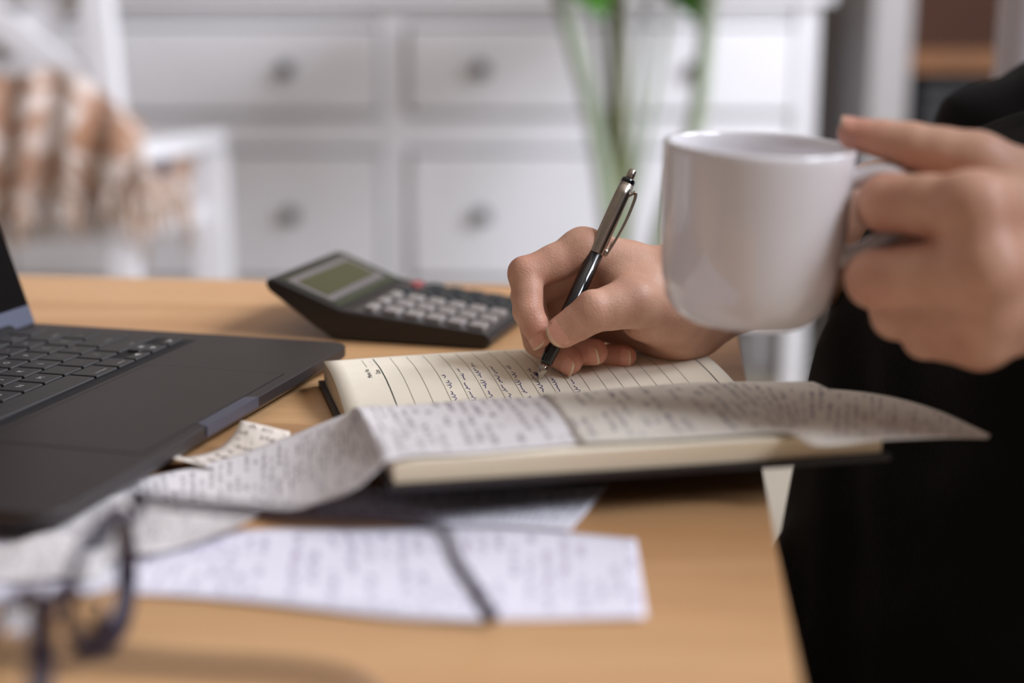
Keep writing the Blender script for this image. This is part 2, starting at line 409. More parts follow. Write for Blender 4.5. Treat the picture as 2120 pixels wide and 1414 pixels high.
# ================================================================== potted plant with tall stems
PY = 2.3
base = atY(1285, 640, PY); base[2] = 0.30
pl = thing('potted_plant', (base[0], PY, 0), 'tall leafy plant with long pale green stems in front of the dresser', 'plant')
lathe('pot', [(0.0, 0.0), (0.12, 0.0), (0.14, 0.02), (0.17, 0.28), (0.172, 0.30), (0.16, 0.30), (0.155, 0.27), (0.0, 0.27)], M['pot'], pl, Matrix.Translation((base[0], PY, 0)), 40, closed=False)
lathe('soil', [(0.0, 0.272), (0.08, 0.276), (0.154, 0.272)], M['soil'], pl, Matrix.Translation((base[0], PY, 0)), 24, closed=False)
random.seed(5)
stems = [((1145, -60), (1222, 220), (1262, 470), 0.014, 'stem2'), ((1262, -70), (1275, 220), (1270, 470), 0.011, 'stem2'),
         ((1225, -40), (1252, 230), (1276, 470), 0.006, 'stem2'), ((1284, -90), (1287, 200), (1284, 470), 0.010, 'stem'),
         ((1345, -50), (1318, 230), (1296, 470), 0.007, 'stem2'), ((1478, -120), (1442, 250), (1372, 480), 0.015, 'stem2'),
         ((1400, -70), (1348, 240), (1300, 470), 0.006, 'stem2')]
leafdirs = []
for i, (a, b, c, r, mm) in enumerate(stems):
    dy = [-.05, .03, .05, 0, .06, -.12, .1][i]
    top = atY(*a, PY + dy * 1.2); mid = atY(*b, PY + dy * 0.6); low = atY(*c, PY + dy * 0.3)
    bs = np.array([base[0] + (low[0] - base[0]) * 0.5, PY + dy * .1, 0.265])
    tube('stem', crom([bs, low, mid, top], 16), np.linspace(r * 1.25, r * .8, 16), M[mm], pl, n=10)
    leafdirs.append(top)
def leaf(name, p, d, up, L, W, m, parent):
    d = np.array(d, float); d /= np.linalg.norm(d); up = np.array(up, float); s = np.cross(d, up); s /= np.linalg.norm(s); n = np.cross(s, d)
    V, F = [], []; nu, nv = 9, 7
    for i in range(nu):
        t = i / (nu - 1); wd = W * math.sin(math.pi * (0.06 + 0.94 * t) ** 0.75) ** 0.9 if t < 1 else 0.002
        for j in range(nv):
            q = (j / (nv - 1) - .5) * 2
            V.append(p + d * L * t + s * wd * q * .5 + n * (0.10 * L * abs(q) * wd / W - 0.35 * L * t * t))
    for i in range(nu - 1):
        for j in range(nv - 1): F.append((i * nv + j, (i + 1) * nv + j, (i + 1) * nv + j + 1, i * nv + j + 1))
    o = raw(name, V, F, m, parent, True); md = o.modifiers.new('t', 'SOLIDIFY'); md.thickness = 0.0012
for i, tp in enumerate(leafdirs):
    ang = [3.6, 1.4, 2.5, 4.4, 5.3, 0.2, 0.9][i]
    leaf('leaf', tp, (math.cos(ang), math.sin(ang), 0.35), (0, 0, 1), 0.34 + .03 * i % .08, 0.20, M['leaf'], pl)
leaf('leaf', leafdirs[0], (0.3, -.6, -.08), (0, 0, 1), 0.16, 0.12, M['leaf'], pl)
leaf('leaf', leafdirs[4], (0.3, -.6, -.10), (0, 0, 1), 0.16, 0.12, M['leaf'], pl)

# ================================================================== table
def wood_mat():
    m, nt, b = newmat('beech_wood'); b.inputs['Roughness'].default_value = 0.42
    b.inputs['Coat Weight'].default_value = 0.15; b.inputs['Coat Roughness'].default_value = 0.35
    tc = node(nt, 'ShaderNodeTexCoord'); mp = node(nt, 'ShaderNodeMapping')
    mp.inputs['Rotation'].default_value = (0, 0, math.radians(6.5)); mp.inputs['Scale'].default_value = (1.2, 16, 16)
    oi = node(nt, 'ShaderNodeObjectInfo')
    ad = node(nt, 'ShaderNodeVectorMath', operation='ADD'); sc = node(nt, 'ShaderNodeVectorMath', operation='SCALE'); sc.inputs[0].default_value = (7, 3, 5)
    nt.links.new(oi.outputs['Random'], sc.inputs['Scale'])
    nt.links.new(tc.outputs['Object'], mp.inputs[0]); nt.links.new(mp.outputs[0], ad.inputs[0]); nt.links.new(sc.outputs[0], ad.inputs[1])
    n1 = node(nt, 'ShaderNodeTexNoise'); n1.inputs['Scale'].default_value = 1.2; n1.inputs['Detail'].default_value = 5; n1.inputs['Distortion'].default_value = 0.6
    nt.links.new(ad.outputs[0], n1.inputs['Vector'])
    cr = node(nt, 'ShaderNodeValToRGB'); e = cr.color_ramp.elements
    e[0].position = 0.3; e[0].color = (*srgb(192, 142, 96), 1); e[1].position = 0.7; e[1].color = (*srgb(214, 170, 122), 1)
    nt.links.new(n1.outputs['Fac'], cr.inputs[0])
    n2 = node(nt, 'ShaderNodeTexNoise'); n2.inputs['Scale'].default_value = 14; n2.inputs['Detail'].default_value = 3
    nt.links.new(ad.outputs[0], n2.inputs['Vector'])
    mr = node(nt, 'ShaderNodeMapRange'); mr.inputs[1].default_value = .3; mr.inputs[2].default_value = .7; mr.inputs[3].default_value = .93; mr.inputs[4].default_value = 1.04
    nt.links.new(n2.outputs['Fac'], mr.inputs[0])
    mr2 = node(nt, 'ShaderNodeMapRange'); mr2.inputs[3].default_value = .88; mr2.inputs[4].default_value = 1.06; nt.links.new(oi.outputs['Random'], mr2.inputs[0])
    mu = node(nt, 'ShaderNodeMath', operation='MULTIPLY'); nt.links.new(mr.outputs[0], mu.inputs[0]); nt.links.new(mr2.outputs[0], mu.inputs[1])
    vm = node(nt, 'ShaderNodeVectorMath', operation='SCALE'); nt.links.new(cr.outputs[0], vm.inputs[0]); nt.links.new(mu.outputs[0], vm.inputs['Scale'])
    nt.links.new(vm.outputs[0], b.inputs['Base Color'])
    bp = node(nt, 'ShaderNodeBump'); bp.inputs['Strength'].default_value = 0.08; bp.inputs['Distance'].default_value = 0.0006
    nt.links.new(n2.outputs['Fac'], bp.inputs['Height']); nt.links.new(bp.outputs[0], b.inputs['Normal'])
    return m
M['wood'] = wood_mat()
TA = math.radians(-6.6)
tu = np.array([math.cos(TA), math.sin(TA), 0]); tv = np.array([-math.sin(TA), math.cos(TA), 0])
tcorner = np.array([0.166, 1.066, 0])             # far right corner
TL, TW = 1.35, 0.80
RT = Matrix((tu, tv, (0, 0, 1))).transposed()
tcen = tcorner - tu * TL / 2 - tv * TW / 2
tb = thing('table', tcen, 'light beech wood table with everything laid out on it', 'table')
npl = 8
for i in range(npl):
    c = tcorner - tu * TL / 2 - tv * (TW / npl) * (i + .5) + np.array([0, 0, TZ - 0.0125])
    box('plank', c, (TL, TW / npl - 0.0001, 0.025), M['wood'], tb, rot=RT, bevel=0.0006, seg=1)
for s in (0.06, TL - 0.06):
    for t in (0.06, TW - 0.06):
        c = tcorner - tu * s - tv * t; box('leg', (c[0], c[1], (TZ - .025) / 2), (0.05, 0.05, TZ - .025), M['wood'], tb, rot=RT, bevel=0.003)
for t in (0.05, TW - 0.05):
    c = tcorner - tu * TL / 2 - tv * t; box('apron', (c[0], c[1], TZ - .06), (TL - .18, 0.02, 0.07), M['wood'], tb, rot=RT)

# ================================================================== laptop
M['lap'] = mat('dark_grey_aluminium', srgb(56, 51, 51), 0.42, metal=0.35, var=0.03, scale=20, bump=0.02, bscale=3000)
M['lapedge'] = mat('blue_grey_trim_and_sheen', srgb(82, 85, 100), 0.35, metal=0.3, var=0.02)  # blue tint paints daylight reflected in the notch bevel; chin strip shares it
M['well'] = mat('key_well_black', srgb(14, 14, 18), 0.6, var=0.05)
M['key'] = mat('black_keycap', srgb(50, 48, 48), 0.5, var=0.04, scale=30, bump=0.03, bscale=2500)
M['keytxt'] = mat('pale_key_print', srgb(176, 172, 168), 0.6, var=0.02)
M['glass'] = mat('black_screen_glass', srgb(6, 6, 9), 0.12, var=0.02)
LO = np.array([-0.095, 0.8214, 0]); le1 = np.array([-0.9645, 0.265, 0]); le1 /= np.linalg.norm(le1); le2 = np.array([le1[1] * -1, le1[0], 0])   # depth to hinge, along the front edge to the near side
LD, LWd = 0.221, 0.3126; LT = 0.6140
RL = Matrix((le1, le2, np.cross(le1, le2))).transposed()
zsgn = 1 if np.cross(le1, le2)[2] > 0 else -1
def LP(s, t, z): return LO + le1 * s + le2 * t + np.array([0, 0, z])
lp = thing('laptop', LP(LD / 2, LWd / 2, TZ), 'open dark grey laptop with black keyboard on the left of the table', 'laptop')
bm = bmesh.new()
def rrect(s0, s1, t0, t1, r, n=6):
    out = []
    for cs, ct, a0 in ((s1 - r, t1 - r, 0), (s0 + r, t1 - r, 90), (s0 + r, t0 + r, 180), (s1 - r, t0 + r, 270)):
        for k in range(n + 1):
            a = math.radians(a0 + 90 * k / n); out.append((cs + r * math.cos(a), ct + r * math.sin(a)))
    return out
def loft_rr(bm, levels):
    rings = [[bm.verts.new(LP(s, t, z)) for s, t in rrect(*rc)] for rc, z in levels]
    n = len(rings[0])
    for a, b in zip(rings, rings[1:]):
        for i in range(n): bm.faces.new((a[i], a[(i + 1) % n], b[(i + 1) % n], b[i]))
    bm.faces.new(rings[0]); bm.faces.new(rings[-1])
loft_rr(bm, [((.013, LD - .010, .012, LWd - .012, .010), .6022), ((.0035, LD - .004, .0035, LWd - .0035, .012), .6052), ((.0004, LD - .0004, .0004, LWd - .0004, .012), .6078), ((0, LD, 0, LWd, .012), .6086), ((0, LD, 0, LWd, .012), LT - .0006), ((.0006, LD - .0006, .0006, LWd - .0006, .0115), LT)])
body = from_bm('base', bm, M['lap'], lp)
for s in (.02, LD - .02):
    for t in (.02, LWd - .02): lathe('rubber_foot', [(0.006, 0.600), (0.006, 0.603)], M['well'], lp, Matrix.Translation(LP(s, t, 0)), 16)
# finger notch in the front edge: bevelled scoop, its blue reflected light put into the colour
bm = bmesh.new()
nt0, nt1 = 0.1305, 0.1825
pts = [(-.0004, .0, LT - .0052), (-.0006, .0, LT + .0001), (.0050, .0, LT + .0003), (.0062, 0, LT + .0002)]
vs0 = [bm.verts.new(LP(s, nt0 - (.002 if i < 2 else 0), z)) for i, (s, _, z) in enumerate(pts)]; vs1 = [bm.verts.new(LP(s, nt1 + (.002 if i < 2 else 0), z)) for i, (s, _, z) in enumerate(pts)]
for i in range(3): bm.faces.new((vs0[i], vs0[i + 1], vs1[i + 1], vs1[i]))
tag(from_bm('finger_notch', bm, M['lapedge'], lp), 'finger notch with blue reflection painted in')
# key well and keys
bm = bmesh.new(); bm_box(bm, LP(.1495, .1563, LT + .00005), (.1135, .2760, .0004), RL); from_bm('key_well', bm, M['well'], lp)
rows = [  # from the front edge to the hinge; each (label, width in units), from the user's right (far) to left (near)
    (.0985, [('', 1), ('option', 1), ('command', 1.25), ('', 5.2), ('command', 1.25), ('option', 1), ('control', 1), ('fn', 1)]),
    (.1170, [('shift', 2.35), ('/', 1), ('.', 1), (',', 1), ('M', 1), ('N', 1), ('B', 1), ('V', 1), ('C', 1), ('X', 1), ('Z', 1), ('shift', 2.35)]),
    (.1355, [('return', 1.85), ("'", 1), (';', 1), ('L', 1), ('K', 1), ('J', 1), ('H', 1), ('G', 1), ('F', 1), ('D', 1), ('S', 1), ('A', 1), ('caps', 1.85)]),
    (.1540, [('\\', 1), (']', 1), ('[', 1), ('P', 1), ('O', 1), ('I', 1), ('U', 1), ('Y', 1), ('T', 1), ('R', 1), ('E', 1), ('W', 1), ('Q', 1), ('tab', 1.55)]),
    (.1725, [('delete', 1.55), ('=', 1), ('-', 1), ('0', 1), ('9', 1), ('8', 1), ('7', 1), ('6', 1), ('5', 1), ('4', 1), ('3', 1), ('2', 1), ('1', 1), ('`', 1)]),
    (.1910, [('', 1)] + [('F%d' % k, 1) for k in range(12, 0, -1)] + [('esc', 1.5)])]
keymesh = {}
def keyobj(c, sw, tw, lab):
    key = (round(sw, 4), round(tw, 4))
    if key not in keymesh:
        bm = bmesh.new(); bm_box(bm, (0, 0, 0), (sw, tw, .0016), RL, .0006, 2); bmesh.ops.recalc_face_normals(bm, faces=bm.faces)
        me = bpy.data.meshes.new('key'); bm.to_mesh(me); bm.free(); me.materials.append(M['key']); keymesh[key] = me
    k = bpy.data.objects.new('key', keymesh[key]); COL.objects.link(k); k.location = [float(x) for x in c]; adopt(k, lp)
    if lab:
        V, F = text_geo(lab, .0052 if len(lab) == 1 else .0027)
        # the user's text direction: right = -le2 ... reading left (near) to right (far); up = towards the hinge
        off = -.004 if len(lab) > 2 else 0
        raw('key_print', [c + (-le2) * x + le1 * (y + off) + np.array([0, 0, .00088]) for x, y in V], F, M['keytxt'], k)
T0, T1 = .0205, .2920
for s0, row in rows:
    tot = sum(wd for _, wd in row); unit = (T1 - T0) / tot; t = T0
    if s0 < .1: # bottom row keeps the arrow cluster at the far end
        unit = .0188; t = T0
        for (ss, tt) in ((0, 0), (0, 1), (0, 2), (1, 1)):
            keyobj(LP(s0 + .0042 + .0088 * ss - .0001, t + unit * (tt + .5), LT + .0009), .0074, unit - .0022, ['\u25b6', '\u25bc', '\u25c0'][tt] if ss == 0 else '\u25b2')
        t += unit * 3; rest = row[1:]; unit = (T1 - t) / sum(wd for _, wd in rest); row = rest
    for lab, wd in row:
        keyobj(LP(s0 + .0080, t + unit * wd / 2, LT + .0009), .0161, unit * wd - .0022, lab); t += unit * wd
# trackpad: a thin groove around a slab
bm = bmesh.new(); bm_box(bm, LP(.04775, .1563, LT - .00004), (.0823, .1521, .0002), RL); from_bm('trackpad_gap', bm, M['well'], lp)
bm = bmesh.new(); bm_box(bm, LP(.04775, .1563, LT + .00002), (.0807, .1505, .0003), RL, .00008, 1); from_bm('trackpad', bm, M['lap'], lp)
# lid with black screen
lean = math.radians(18); ldir = le1 * math.sin(lean) + np.array([0, 0, math.cos(lean)]); lnor = np.cross(le2, ldir); lnor *= np.sign(lnor @ -le1)
RS = Matrix((le2, ldir, np.cross(le2, ldir))).transposed()
hg = LP(LD - .010, LWd / 2, LT - .0030)
lid = box('lid', hg + ldir * .1095 - lnor * .003, (LWd, .213, .0045), M['lap'], lp, rot=RS, bevel=.0015)
box('screen', hg + ldir * .1155 - lnor * .0004, (LWd - .005, .199, .0012), M['glass'], lid, rot=RS)
box('chin', hg + ldir * .0100 - lnor * .0004, (LWd - .005, .0118, .0012), M['lapedge'], lid, rot=RS)
tube('hinge', [LP(LD - .010, .03, LT - .0005), LP(LD - .010, LWd - .03, LT - .0005)], .0055, M['well'], lp, n=12)

# ================================================================== calculator
M['calc'] = mat('black_calculator_plastic', srgb(34, 31, 32), 0.4, var=0.05, bump=0.03, bscale=1500)
M['face'] = mat('grey_calculator_face', srgb(84, 80, 80), 0.35, metal=0.3, var=0.04)
M['panel'] = mat('dark_green_display_panel', srgb(30, 42, 22), 0.12, var=0.04)
M['frame'] = mat('grey_display_frame', srgb(118, 111, 111), 0.35, metal=0.2, var=0.03)
M['lcd'] = mat('olive_display', srgb(58, 60, 28), 0.2, var=0.03)
M['kl'] = mat('pale_grey_key', srgb(146, 139, 135), 0.45, var=0.03)
M['kd'] = mat('charcoal_key', srgb(50, 54, 56), 0.4, var=0.05)
M['kr'] = mat('red_key', srgb(150, 74, 74), 0.45, var=0.04)
K0 = np.array([-0.1147, 0.8903, 0]); ka = np.array([.963, -.268, 0]); ka /= np.linalg.norm(ka); kbv = np.array([-ka[1], ka[0], 0])
def KP(s, t, z): return K0 + ka * s + kbv * t + np.array([0, 0, z])
KW = 0.118
ca = thing('calculator', KP(.04, KW / 2, TZ), 'black desk calculator with tilted green display behind the laptop corner', 'calculator')
prof = [(.0, .6005), (.099, .6005), (.1045, .6025), (.105, .6070), (.1025, .6090), (.012, .6192), (.004, .6205), (-.040, .6375), (-.0445, .6378), (-.0465, .635), (-.045, .6315), (-.012, .6075)]
bm = bmesh.new(); rings = []
for t, ins in ((0, .0015), (.0015, 0), (KW - .0015, 0), (KW, .0015)):
    cs, cz = .04, .615
    rings.append([bm.verts.new(KP(s + (ins if s < cs else -ins), t, z + (ins * .6 if z < cz else -ins * .6))) for s, z in prof])
for a, b in zip(rings, rings[1:]):
    for i in range(len(prof)): bm.faces.new((a[i], a[(i + 1) % len(prof)], b[(i + 1) % len(prof)], b[i]))
bm.faces.new(rings[0]); bm.faces.new(rings[-1])
from_bm('body', bm, M['calc'], ca)
def plane_frame(sA, zA, sB, zB):
    """x axis runs from A to B along the face (towards the user), y across, z out"""
    d = ka * (sB - sA) + np.array([0, 0, zB - zA]); L = np.linalg.norm(d); d = d / L; n = np.cross(d, kbv); n *= np.sign(n[2])
    org = KP(sA, 0, zA); return org, d, n, L
def face_box(name, fr, x0, x1, t0, t1, h0, h1, m, parent, bevel=.0004):
    org, d, n, L = fr; R = Matrix((d, kbv, np.cross(d, kbv))).transposed()
    c = org + d * (x0 + x1) / 2 + kbv * (t0 + t1) / 2 + n * (h0 + h1) / 2
    return box(name, c, (x1 - x0, t1 - t0, h1 - h0), m, parent, rot=R, bevel=bevel)
fd = plane_frame(-.040, .6375, .004, .6205); fk = plane_frame(.012, .6192, .1025, .6090)
pn = face_box('display_panel', fd, .0015, fd[3] - .0005, .005, KW - .005, -.0004, .0006, M['panel'], ca)
face_box('display_frame', fd, .0055, .0390, .008, KW - .012, .0, .0010, M['frame'], pn)
face_box('lcd', fd, .0105, .0335, .0130, KW - .018, .0, .0013, M['lcd'], pn)
face_box('face_plate', fk, .0005, fk[3] - .001, .003, KW - .003, -.0004, .0004, M['face'], ca)
for r in range(6):
    for c in range(5):
        x0 = .006 + (.0125 if r else 0) + (r - 1 if r else 0) * .0144
        t0 = .0075 + c * .0212
        hx = .0106 if r else .0072; ht = .0150
        mm = M['kd'] if c >= 3 else M['kl']
        if r == 0: mm = M['kr'] if c == 4 else (M['kl'] if c < 3 else M['kd'])
        k = face_box('key', fk, x0, x0 + hx, t0, t0 + ht, .0, .0036, mm, ca, .0012)
        if mm is M['kr']: k['label'] = 'red key'

# ================================================================== notebook
def paper_mat(name, col, edge=False):
    m, nt, b = newmat(name); b.inputs['Roughness'].default_value = 0.85
    tc = node(nt, 'ShaderNodeTexCoord')
    if edge:
        mp = node(nt, 'ShaderNodeMapping'); mp.inputs['Scale'].default_value = (6, 6, 2600); nt.links.new(tc.outputs['Object'], mp.inputs[0]); src = mp.outputs[0]
    else: src = tc.outputs['Object']
    n = node(nt, 'ShaderNodeTexNoise'); n.inputs['Scale'].default_value = 1 if edge else 60; n.inputs['Detail'].default_value = 2; nt.links.new(src, n.inputs['Vector'])
    cr = node(nt, 'ShaderNodeValToRGB'); e = cr.color_ramp.elements; k = .80 if edge else .97
    e[0].position = .35; e[0].color = (*[c * k for c in col], 1); e[1].position = .65; e[1].color = (*col, 1)
    nt.links.new(n.outputs['Fac'], cr.inputs[0]); nt.links.new(cr.outputs[0], b.inputs['Base Color'])
    return m
CREAM = srgb(248, 238, 218)
M['page'] = paper_mat('cream_page', CREAM); M['pedge'] = paper_mat('page_edges', srgb(236, 218, 188), True)
M['cover'] = mat('black_book_cover', srgb(30, 22, 24), 0.45, var=0.1, scale=300, bump=0.3, bscale=900)
M['rule'] = mat('grey_rule_ink', srgb(112, 108, 100), 0.8, var=0.02); M['bold'] = mat('dark_green_rule_ink', srgb(48, 62, 54), 0.8, var=0.02)
M['ink'] = mat('blue_ink', srgb(40, 38, 118), 0.6, var=0.15, scale=600); M['print'] = mat('dark_print', srgb(50, 44, 42), 0.8, var=0.02)
NA = np.array([-.105, .771, 0]); nu_ = np.array([.970, .242, 0]); nu_ /= np.linalg.norm(nu_); nw = np.array([nu_[1], -nu_[0], 0])
NL = .212; NG = .120; NT = .2418
PW = [0, .03, .05, .066, .082, .10, .114, .120, .128, .136, .148, .165, .19, .215, NT]
PZ = [.6150, .6162, .6152, .6132, .6103, .6070, .6045, .6040, .6090, .6190, .6275, .6308, .6318, .6312, .6300]
_pw = np.linspace(0, NT, 243); _pz = np.interp(_pw, PW, PZ)
for _ in range(14): _pz[1:-1] = (_pz[:-2] + 2 * _pz[1:-1] + _pz[2:]) / 4
def page_z(u, w_): return float(np.interp(w_, _pw, _pz)) + (.0008 * math.sin(u * 22) if w_ < NG else -.003 * (u / NL) * max(0, (w_ - NG) / .12))
def NP(u, w_, dz=0.0, z=None): p = NA + nu_ * u + nw * w_; p[2] = (page_z(u, w_) if z is None else z) + dz; return p
nb = thing('notebook', NP(NL / 2, NG, z=TZ), 'open lined notebook with cream pages and black cover under the writing hand', 'notebook')
def block(name, w0, w1, bot, n=40, mu=24):
    ws = np.linspace(w0, w1, n); V = []; F = []
    for i in range(mu):
        for wv in ws: V.append(NP(NL * i / (mu - 1), wv))
    for i in range(mu):
        for wv in ws: V.append(NP(NL * i / (mu - 1) , wv, z=bot(NL * i / (mu - 1), wv)))
    o = mu * n; idx = lambda i, j: i * n + j
    for i in range(mu - 1):
        for j in range(n - 1):
            F.append((idx(i, j), idx(i, j + 1), idx(i + 1, j + 1), idx(i + 1, j)))
            F.append((o + idx(i, j), o + idx(i + 1, j), o + idx(i + 1, j + 1), o + idx(i, j + 1)))
    ne = len(F)
    for j in range(n - 1):
        F.append((idx(0, j), o + idx(0, j), o + idx(0, j + 1), idx(0, j + 1))); F.append((idx(mu - 1, j), idx(mu - 1, j + 1), o + idx(mu - 1, j + 1), o + idx(mu - 1, j)))
    for i in range(mu - 1):
        F.append((idx(i, 0), idx(i + 1, 0), o + idx(i + 1, 0), o + idx(i, 0))); F.append((idx(i, n - 1), o + idx(i, n - 1), o + idx(i + 1, n - 1), idx(i + 1, n - 1)))
    ob = raw(name, V, F, [M['page'], M['pedge']], nb, False)
    for k, p in enumerate(ob.data.polygons):
        p.use_smooth = k < ne; p.material_index = 0 if k < ne else 1
    return ob
def near_bot(u, wv): return float(np.interp(wv, [NG, .135, .16, NT], [.6036, .6085, .6155, .6215])) - .003 * (u / NL) * max(0, (wv - NG) / .12)
pb_far = block('page_block', 0, NG, lambda u, wv: .6034)
pb_near = block('page_block', NG + .0003, NT, near_bot)
def sheet(name, w0, w1, zf, th, m, u0=-.003, u1=NL + .003, n=20, mu=6):
    V, F = [], []
    for lay in (0, 1):
        for i in range(mu):
            for wv in np.linspace(w0, w1, n):
                u = u0 + (u1 - u0) * i / (mu - 1); V.append(NP(u, wv, z=zf(u, wv) - (th if lay else 0)))
    o = mu * n; idx = lambda i, j: i * n + j
    for i in range(mu - 1):
        for j in range(n - 1):
            F.append((idx(i, j), idx(i, j + 1), idx(i + 1, j + 1), idx(i + 1, j))); F.append((o + idx(i, j), o + idx(i + 1, j), o + idx(i + 1, j + 1), o + idx(i, j + 1)))
    for j in range(n - 1): F.append((idx(0, j), o + idx(0, j), o + idx(0, j + 1), idx(0, j + 1))); F.append((idx(mu - 1, j), idx(mu - 1, j + 1), o + idx(mu - 1, j + 1), o + idx(mu - 1, j)))
    for i in range(mu - 1): F.append((idx(i, 0), idx(i + 1, 0), o + idx(i + 1, 0), o + idx(i, 0))); F.append((idx(i, n - 1), o + idx(i, n - 1), o + idx(i + 1, n - 1), idx(i + 1, n - 1)))
    return raw(name, V, F, m, nb)
sheet('back_cover', -.003, NG, lambda u, wv: .6033, .0027, M['cover'])
sheet('front_cover', NG, NT + .003, lambda u, wv: near_bot(u, wv) - .0001, .0027, M['cover'])
# ruled lines as thin ribbons that follow the page
def ribbon(V, F, pts, wd):
    for k, (u, wv, dz) in enumerate(pts):
        a = pts[max(k - 1, 0)]; b = pts[min(k + 1, len(pts) - 1)]
        du, dw = b[0] - a[0], b[1] - a[1]; L = math.hypot(du, dw) or 1
        px_, py_ = -dw / L * wd / 2, du / L * wd / 2
        V.append(NP(u + px_, wv + py_, dz)); V.append(NP(u - px_, wv - py_, dz))
        if k:
            n = len(V); F.append((n - 4, n - 3, n - 1, n - 2))
def lines(name, specs, wd, m, parent):
    V, F = [], []
    for pts in specs: ribbon(V, F, pts, wd)
    return raw(name, V, F, m, parent)
wr = np.linspace(.0045, NG - .001, 30)
for k in range(18):
    u = .0270 + .0094 * k
    if u < NL - .012 and k > 0: lines('ruled_line', [[(u, wv, .00010) for wv in wr]], .00026, M['rule'], pb_far)
lines('bold_line', [[(.0270, wv, .00011) for wv in wr]], .0006, M['bold'], pb_far)
lines('bold_line', [[(NL - .009, wv, .00011) for wv in wr]], .0006, M['bold'], pb_far)
wn2 = np.linspace(NG + .012, NT - .006, 24)
for k in range(19):
    u = .0270 + .0094 * k
    lines('ruled_line', [[(u, wv, .00010) for wv in wn2]], .00026, M['rule'], pb_near)
lines('memo_line', [[(.0205, wv, .0001) for wv in np.linspace(.006, .026, 8)]], .00026, M['rule'], pb_far)
lines('date_slash', [[(.0235, .013, .0001), (.0250, .0125, .0001)], [(.0235, .021, .0001), (.0250, .0205, .0001)]], .0003, M['rule'], pb_far)
def page_text(s, u, wv, size):
    V, F = text_geo(s, size)      # reading runs from the near side to the far side, tops to the left
    raw('printed_text', [NP(u - y, wv - x, .00012) for x, y in V], F, M['print'], pb_far)
page_text('Memo No.', .0195, .0385, .0038); page_text('Date', .0248, .0370, .0038)
# handwriting: cursive strokes in blue ink
random.seed(21)
hand = []
def word(u, w0, L, amp, slant=0.0):
    n = max(8, int(L / .0005)); pts = []; ph = random.uniform(0, 6); f1 = random.uniform(1500, 2200)
    for i in range(n):
        s = L * i / (n - 1); a = amp * (.55 + .45 * math.sin(s * 420 + ph * 2))
        if random.random() < .03: a *= 1.9
        wv = w0 - s - .0007 * math.cos(f1 * s + ph); uu = u + slant * s - a * math.sin(f1 * s + ph)
        pts.append((uu, wv, .00016))
    hand.append(pts)
def line_of_words(u, w_near, w_far, amp=.0013):
    wv = w_near
    while wv > w_far + .004:
        L = min(random.uniform(.007, .017), wv - w_far); word(u + random.uniform(-.0006, .0006), wv, L, amp * random.uniform(.8, 1.3), random.uniform(-.05, .05)); wv -= L + random.uniform(.002, .004)
for k, (wf, wn_) in enumerate([(.050, .112), (.042, .112), (.033, .112), (.040, .112), (.040, .112), (.048, .112), (.062, .112), (.067, .112)]):
    line_of_words(.0270 + .0094 * (k + 4) - .0030 - .004, wn_, wf)
for q in range(5):   # the crossed-out word
    word(.0270 + .0094 * 8.55, .0640, .009, .0016)
lines('handwriting', hand, .00042, M['ink'], pb_far)

# ================================================================== pen
M['steel'] = mat('brushed_steel', srgb(178, 168, 156), 0.25, metal=1.0, var=0.05, scale=400, strech=(1, 1, 1))
M['penblk'] = mat('gloss_black_plastic', srgb(8, 9, 14), 0.12, var=0.02, coat=0.3)
ptip = at(1113, 790, page_z(.1058, .0658)); dtip = float((ptip - O_) @ -CB)
ptop = cam(1311, 352, dtip + .020)
pax = ptop - ptip; PLn = np.linalg.norm(pax); pax /= PLn
pq = Vector(pax).to_track_quat('Z', 'Y')
# turn the pen so its clip faces right and a little to the camera
want = CR * .93 + CB * -.10 + CU * -.3; want = want - pax * (want @ pax); want /= np.linalg.norm(want)
side = np.cross(pax, want)
MP = Matrix(((want[0], side[0], pax[0], ptip[0]), (want[1], side[1], pax[1], ptip[1]), (want[2], side[2], pax[2], ptip[2]), (0, 0, 0, 1)))
pen = thing('pen', ptip, 'black and silver click pen held in the writing hand', 'pen')
L_ = PLn
lathe('tip', [(.0003, .0), (.0006, .0006), (.0010, .0028), (.0013, .0036), (.0020, .0040), (.0029, .082 * L_)], M['steel'], pen, MP, 24)
lathe('lower_barrel', [(.0030, .082 * L_), (.0034, .092 * L_), (.0040, .18 * L_), (.0043, .27 * L_), (.0042, .598 * L_)], M['penblk'], pen, MP, 32)
lathe('upper_barrel', [(.0042, .598 * L_), (.0043, .602 * L_), (.0042, .88 * L_), (.0039, .930 * L_)], M['steel'], pen, MP, 32)
lathe('collar', [(.0038, .930 * L_), (.0039, .936 * L_), (.0039, .950 * L_), (.0033, .955 * L_)], M['penblk'], pen, MP, 32)
lathe('clicker', [(.0024, .953 * L_), (.0024, .975 * L_), (.0022, L_ - .0008), (.0018, L_)], M['steel'], pen, MP, 24)
cp = [(.0034, .885), (.0050, .905), (.0062, .915), (.0072, .895), (.0077, .85), (.0078, .79), (.0073, .72), (.0064, .655), (.0056, .612)]
clp = crom([MP @ Vector((x, 0, z * L_)) for x, z in cp], 30)
bm = bmesh.new(); tube_bm(bm, clp, [.0009] * 10 + list(np.linspace(.0009, .0007, 20)), 10, 1.7, up=tuple(want)); from_bm('clip', bm, M['steel'], pen, True)
lathe('clip_ball', [(.0001, -.0026), (.0011, -.0016), (.0014, 0), (.0011, .0016), (.0001, .0024)], M['steel'], pen, MP @ Matrix.Translation((.0048, 0, .622 * L_)), 14)

